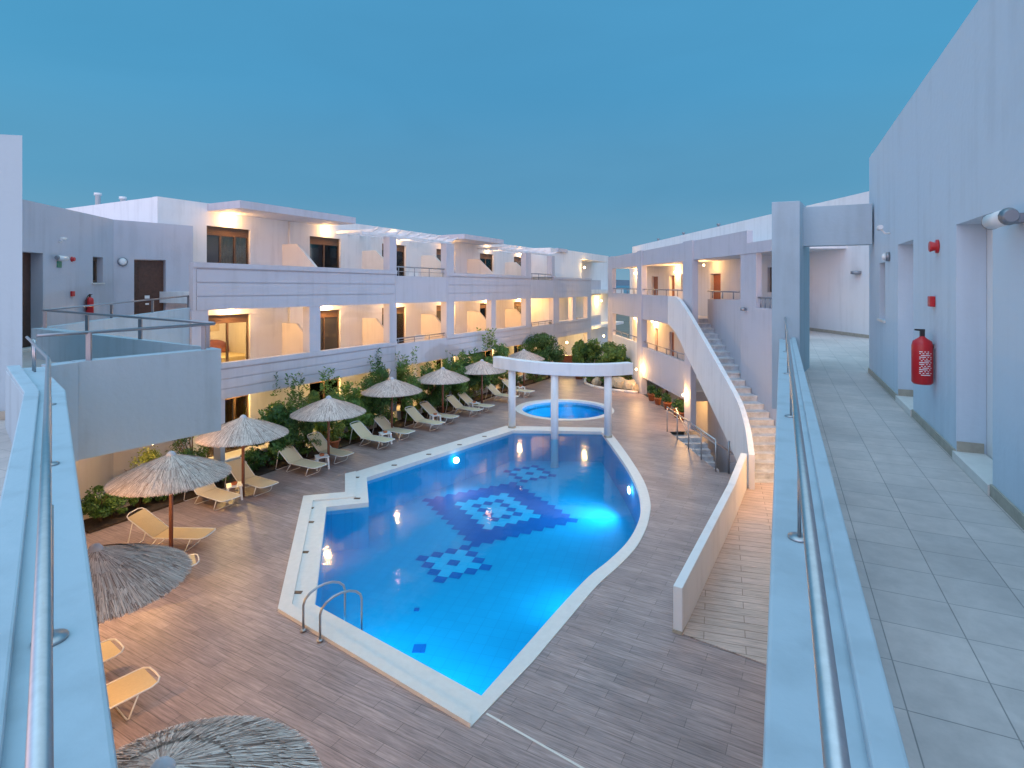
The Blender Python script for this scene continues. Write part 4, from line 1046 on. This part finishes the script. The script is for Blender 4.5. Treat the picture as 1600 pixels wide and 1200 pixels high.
# side tables
def make_table():
    root = empty('side_table', (0, 0, 0), 'x', 'side table', 'white plastic side tables')
    MB().box(-.22, .22, -.22, .22, .40, .43).build('tabletop', M['wplastic'], root, bevel=.01)
    for a in (-1, 1):
        for b in (-1, 1):
            MB().hexa([Vector(v) for v in [(a*.2-.03,b*.2-.03,0),(a*.2+.03,b*.2-.03,0),(a*.2+.03,b*.2+.03,0),(a*.2-.03,b*.2+.03,0),(a*.17-.03,b*.17-.03,.4),(a*.17+.03,b*.17-.03,.4),(a*.17+.03,b*.17+.03,.4),(a*.17-.03,b*.17+.03,.4)]]).build('leg', M['wplastic'], root)
    return root
tb = make_table()
pot = None
for i, (px, py, w1) in enumerate([(366,757,'third'),(503,712,'fourth'),(602,676,'fifth'),(680,648,'sixth'),(741,629,'seventh'),(813,604,'last')]):
    o = tb if i == 0 else copy_tree(tb)
    p = G(px, py, .43); o.location = (p.x, p.y, 0); o.rotation_euler.z = .5; o['label'] = 'white plastic side table at the foot of the %s parasol' % w1
    bx = MB().lathe([(.07, 0), (.09, .06), (.085, .06), (.06, .015)], n=14).build('ashtray', M['terra'])
    bx.location = (p.x, p.y, .431); tag(bx, 'small red brown ashtray on the white table under the %s parasol' % w1, 'ashtray', 'ashtrays on the side tables')

# ------------------------------------------------------------ plants
def crown_mesh(name, rx_, ry, rz_, n, leaf, seed, mat, flowers=0, clumps=16, flat=.0):
    rnd = random.Random(seed); m = MB(); cs = []
    for k in range(clumps):
        while True:
            v = Vector((rnd.uniform(-1, 1), rnd.uniform(-1, 1), rnd.uniform(-1, 1)))
            if .35 < v.length < 1: break
        cs.append((v, rnd.uniform(.18, .42)))
    for k in range(n):
        c, r_ = rnd.choice(cs); d = Vector((rnd.gauss(0, 1), rnd.gauss(0, 1), rnd.gauss(0, 1))).normalized()*r_*rnd.uniform(.5, 1.05)
        p = c*.8+d; p = Vector((p.x*rx_, p.y*ry, p.z*rz_+rz_))
        if p.z < .02: p.z = rnd.uniform(.02, .2)
        nrm = (d.normalized()+Vector((rnd.uniform(-.8, .8), rnd.uniform(-.8, .8), rnd.uniform(-.2, 1)))).normalized()
        a = nrm.orthogonal().normalized(); b = nrm.cross(a); th = rnd.uniform(0, 6.28)
        ax = a*math.cos(th)+b*math.sin(th); bx_ = nrm.cross(ax); L = leaf*rnd.uniform(.6, 1.3); W_ = L*.42
        m.face([p-ax*L*.5, p+bx_*W_*.5, p+ax*L*.5, p-bx_*W_*.5])
    return m
def plant(name, pos, r, h, kind, label, cat, group=None, trunk=0.0, seed=0, leaf=.09, n=2600):
    root = empty(name, pos, label, cat, group)
    rnd = random.Random(seed); b = Vector(pos)
    m = crown_mesh('crown', r, r, (h-trunk)/2, n, leaf, seed, None)
    bmesh.ops.translate(m.b, verts=m.b.verts, vec=b+Vector((0, 0, trunk)))
    if name == 'shrub':
        for k in range(7):
            a = rnd.uniform(0, 6.28); q = b+Vector((math.cos(a)*r*rnd.uniform(.1, .75), math.sin(a)*r*.5, h*.8)); hh = h*rnd.uniform(.18, .42)
            for i_ in range(46):
                u = rnd.random(); p = q+Vector((rnd.gauss(0, .05), rnd.gauss(0, .05), hh*u)); th = rnd.uniform(0, 6.28)
                ax = Vector((math.cos(th), math.sin(th), .7)).normalized(); sd_ = ax.orthogonal().normalized(); L = leaf*rnd.uniform(.7, 1.2)
                m.face([p, p+ax*L*.5+sd_*L*.22, p+ax*L, p+ax*L*.5-sd_*L*.22])
    m.build('crown', M[kind], root, fix=False)
    t = MB(); topz = trunk+(h-trunk)*.55
    for k in range(5 if trunk < .3 else 6):
        a = rnd.uniform(0, 6.28); q = b+Vector((math.cos(a)*r*.6, math.sin(a)*r*.6, topz+rnd.uniform(-.2, .3)*(h-trunk)))
        base = b+Vector((math.cos(a)*.03, math.sin(a)*.03, 0)); mid = (base+q)/2+Vector((0, 0, .15*h)); mid.x = base.x+(q.x-base.x)*.3; mid.y = base.y+(q.y-base.y)*.3
        t.tube([base, mid, q], [.035*h/2+.008, .02*h/2+.006, .006], 6)
    t.build('stem', M['bark'], root)
    return root
def fl(px, t=-.5): p = FL.w(FL.s(px, t), t, 0); return (p.x, p.y, .06)
big = [(455,-.5,.85,2.75,'leafA',.35,'big dark green shrub between the third and fourth parasols','shrub'),
       (505,-.25,.75,2.6,'leafB',.5,'taller loose shrub behind the fourth parasol, against the balcony band','shrub'),
       (590,-.4,.95,3.0,'leafA',.4,'large glossy shrub behind the fifth parasol','shrub'),
       (630,-.3,.8,2.9,'leafB',.5,'bushy green shrub rising right of the fifth parasol','shrub'),
       (702,-.4,.85,2.4,'leafB',.3,'leafy shrub beside the sixth parasol','shrub'),
       (765,-.4,1.1,3.2,'leafB',.5,'yellow lit shrub behind the parasol by the curved beam','shrub'),
       (425,-.35,.7,1.7,'leafA',.3,'dark shrub left of the biggest one, right of the third parasol','shrub'),
       (560,-.3,.75,1.9,'leafB',.3,'loose shrub between the fourth and fifth parasols','shrub'),
       (668,-.3,.8,2.0,'leafA',.3,'round dark shrub left of the sixth parasol','shrub'),
       (733,-.3,.9,2.3,'leafA',.3,'dark shrub between the sixth parasol and the one by the curved beam','shrub'),
       (838,-.3,1.5,3.3,'leafA',.4,'tall round green tree left of the sofa at the far end','tree')]
for i, (px, t, r_, h, k, tr, lb, ct) in enumerate(big):
    plant('tree' if ct == 'tree' else 'shrub', fl(px, t), r_*1.22, h, k, lb, ct, 'shrubs and trees in the long bed', tr, 20+i, .12 if i < 4 else .17, 9000)
low = [(158,-.5,.55,.9,'leafA'),(178,-.5,.5,.75,'leafB'),(215,-.4,.5,.9,'leafB'),(255,-.4,.5,.8,'leafA'),(300,-.5,.55,.9,'leafA'),(345,-.5,.45,.7,'leafB'),(395,-.5,.5,.75,'leafA'),(420,-.6,.45,.65,'leafA'),
       (477,-.6,.5,.8,'leafB'),(520,-.6,.5,.9,'leafC'),(545,-.5,.5,.7,'leafB'),(605,-.6,.5,.75,'leafB'),(640,-.6,.5,.7,'leafB'),(665,-.5,.5,.9,'leafC'),(685,-.5,.5,.8,'leafA'),(722,-.6,.55,.9,'leafB'),(742,-.5,.5,1.2,'leafC'),(785,-.6,.6,1.0,'leafA'),(805,-.6,.6,.9,'leafA'),(835,-1.0,.7,1.0,'leafB'),(858,-1.0,.7,1.0,'leafA')]
nm = ['dark green','mid green','yellow green']
where = ['left end of the bed beside the parapet edge','left end of the bed under the balcony block','bed behind the large second parasol','bed behind the second parasol pole','bed between second and third parasols','bed left of the third parasol pole','bed right of the third parasol pole','bed behind the lounger by the third pole',
 'bed just left of the fourth pole','bed beside the terracotta pot','bed between fourth and fifth parasols','bed behind the fifth parasol pole','bed right of the fifth pole','bed between fifth and sixth parasols','bed left of the sixth pole','bed right of the sixth pole','bed left of the seventh pole','bed right of the seventh pole','bed before the first beam column','bed by the last parasol','far right end of the bed']
for i, (px, t, r_, h, k) in enumerate(low):
    plant('low_shrub', fl(px, t), r_*1.2, h*1.1, k, 'low %s shrub at the %s' % (nm['ABC'.index(k[-1])], where[i]), 'shrub', 'low shrubs in the long bed', .05, 60+i, .085, 2400)
plant('climber', fl(225, -.2), .8, 1.75, 'leafC', 'yellow lit climbing bush under the projecting balcony block', 'bush', None, .3, 91, .08, 3000)
plant('climber', fl(300, -.2), .7, 2.0, 'leafA', 'dark leafy bush right of the yellow lit one, under the balcony block', 'bush', None, .5, 92, .09, 2600)
# far planter island
isl = P2([(923,588.5),(917,592),(914,596),(915,600),(919,602.5),(929,605.6),(944,608.7),(957,611),(976,613),(996,615)])
isl = isl + [tuple(FR.w(rs(997), -.08, 0)[:2]), tuple(FR.w(rs(957), -.05, 0)[:2])]
struct(MB().prism(isl, .002, .10), 'planting_bed', M['soil'])
km = MB()
for a, b in zip(isl[:10], isl[1:10]):
    km.tube([(a[0], a[1], .06), (b[0], b[1], .06)], .09, 8)
struct(km, 'bed_kerb', M['poolwhite'])
def potted(px, py, r_, h, lb, kind='leafA', plant_h=1.0, pr=.9):
    p = G(px, py, 0)
    e = empty('plant_pot', (p.x, p.y, 0), lb, 'potted plant', 'terracotta pots with plants')
    MB().lathe([(r_*.65, .003), (r_, h), (r_*1.12, h), (r_*1.12, h+.05), (r_*.95, h+.05), (r_*.9, h-.03)], (p.x, p.y, 0), 18).build('pot', M['terra'], e)
    m = crown_mesh('leaves', pr*.5, pr*.5, plant_h/2, 800 if pr < 1 else 4200, .10 if pr < 1 else .20, int(px*7), None)
    bmesh.ops.translate(m.b, verts=m.b.verts, vec=(p.x, p.y, h)); m.build('leaves', M[kind], e, fix=False)
for (px, py, lb) in [(1018,626,'terracotta pot with leaves nearest the far column of the stair building'),(1028,632,'terracotta pot with leaves, second from the far column'),(1043,640,'terracotta pot with leaves just behind the start of the stairwell railing'),(1058,652,'terracotta pot with leaves in front of the nearer column'),(1065,656,'terracotta pot with leaves touching the nearer lit column')]:
    potted(px, py, .2, .32, lb, 'leafA', .6, .6)
for (px, py, hh, pr, k, lb) in [(905,592,2.2,1.2,'leafB','tall potted plant right of the sofa'),(922,590,2.1,2.6,'leafA','big dark bushy plant in front of the far yellow wall'),(940,592,2.3,2.6,'leafB','big bushy plant beside the far corner column'),(958,600,2.0,2.4,'leafB','spreading plant at the corner of the island bed'),(972,604,2.1,1.8,'leafB','tall leafy plant against the pale wall in the island bed')]:
    potted(px, py, .35, .5, lb, k, hh, pr)
potted(519, 706, .28, .42, 'big terracotta pot in the bed right of the fourth parasol pole', 'leafC', .3, .4)
for i, (px, py, s_) in enumerate([(932,603,.3),(935,600,.35),(963,607,.45),(973,609,.5),(984,611,.45),(991,613,.3),(953,605,.3)]):
    p = G(px, py, 0); m = MB(); bmesh.ops.create_icosphere(m.b, subdivisions=2, radius=s_); rnd = random.Random(i)
    for v in m.b.verts: v.co = Vector((v.co.x, v.co.y, max(v.co.z, -.1)*1.2))*rnd.uniform(.75, 1.15)
    o = m.build('rock', M['rock']); o.location = (p.x, p.y, .2)
    tag(o, 'pale limestone rock in the island bed, number %d from the left' % (i+1), 'rock', 'limestone rocks in the island bed')
    o['label'] = ['small pale rock at the left tip of the island bed','pale rock beside the left tip rock of the island bed','tall warm lit rock right of the beam column','big warm lit rock in the middle of the island bed','rounded warm lit rock near the far column','smallest rock touching the far column','dark side rock hidden by the right beam column'][i]
for i, (px, py) in enumerate([(946,604),(926,601),(982,606)]):
    p = G(px, py, 0); plant('low_shrub', (p.x, p.y, .1), .8, 1.1, ['leafA','leafB','leafB'][i], ['dark shrub left of the right beam column in the island bed','green shrub at the left tip of the island bed','green shrub behind the warm lit rocks'][i], 'shrub', 'shrubs in the island bed', .05, 120+i, .12, 1200)
# sofa and chairs at the far end
p = G(880, 586, 0)
sf = empty('garden_sofa', (p.x, p.y+1.5, 0), 'brown sofa with a yellow seat against the far lit wall', 'sofa')
x, y = p.x, p.y+1.5
MB().box(x-1.1, x+1.1, y-.4, y+.4, .2, .5).build('seat', M['yfabric'], sf, bevel=.04)
MB().box(x-1.1, x+1.1, y+.41, y+.6, .2, 1.15).build('backrest', M['redwood'], sf, bevel=.03)
for k in (-1, 1): MB().box(x+k*1.12, x+k*1.3, y-.4, y+.6, .0, .75).build('armrest', M['redwood'], sf, bevel=.03)
for i, (px, t) in enumerate([(470, .9), (530, 1.0), (655, .9)]):
    q = FL.w(FL.s(px, t), t, .02)
    e = empty('patio_chair', q, ['white patio chair behind the big dark shrub','white patio chair behind the fourth parasol','white patio chair between the fifth and sixth parasols'][i], 'chair', 'white patio chairs')
    MB().box(q.x-.25, q.x+.25, q.y-.25, q.y+.25, .42, .46).build('seat', M['wplastic'], e)
    MB().box(q.x-.25, q.x+.25, q.y+.2, q.y+.24, .46, .9).build('backrest', M['wplastic'], e)
    for a in (-1, 1):
        for b in (-1, 1): MB().tube([(q.x+a*.22, q.y+b*.22, .02), (q.x+a*.2, q.y+b*.2, .42)], .02, 6).build('leg', M['wplastic'], e)

for i, (px, fl_, lb) in enumerate([(655, L1, 'white balcony chair in the railed bay of the middle floor'), (645, L2, 'white balcony chair in the railed bay of the top floor'), (846, L1, 'white balcony chair in the small far bay of the middle floor')]):
    q = FL.w(FL.s(px, .7), .7, fl_+.005)
    e = empty('balcony_chair', q, lb, 'chair', 'white balcony chairs')
    MB().box(q.x-.24, q.x+.24, q.y-.24, q.y+.24, q.z+.42, q.z+.45).build('seat', M['wplastic'], e)
    MB().box(q.x-.24, q.x+.24, q.y+.2, q.y+.235, q.z+.45, q.z+.98).build('backrest', M['wplastic'], e)
    for a in (-1, 1):
        for b in (-1, 1): MB().tube([(q.x+a*.21, q.y+b*.21, q.z), (q.x+a*.2, q.y+b*.2, q.z+.42)], .02, 6).build('leg', M['wplastic'], e)
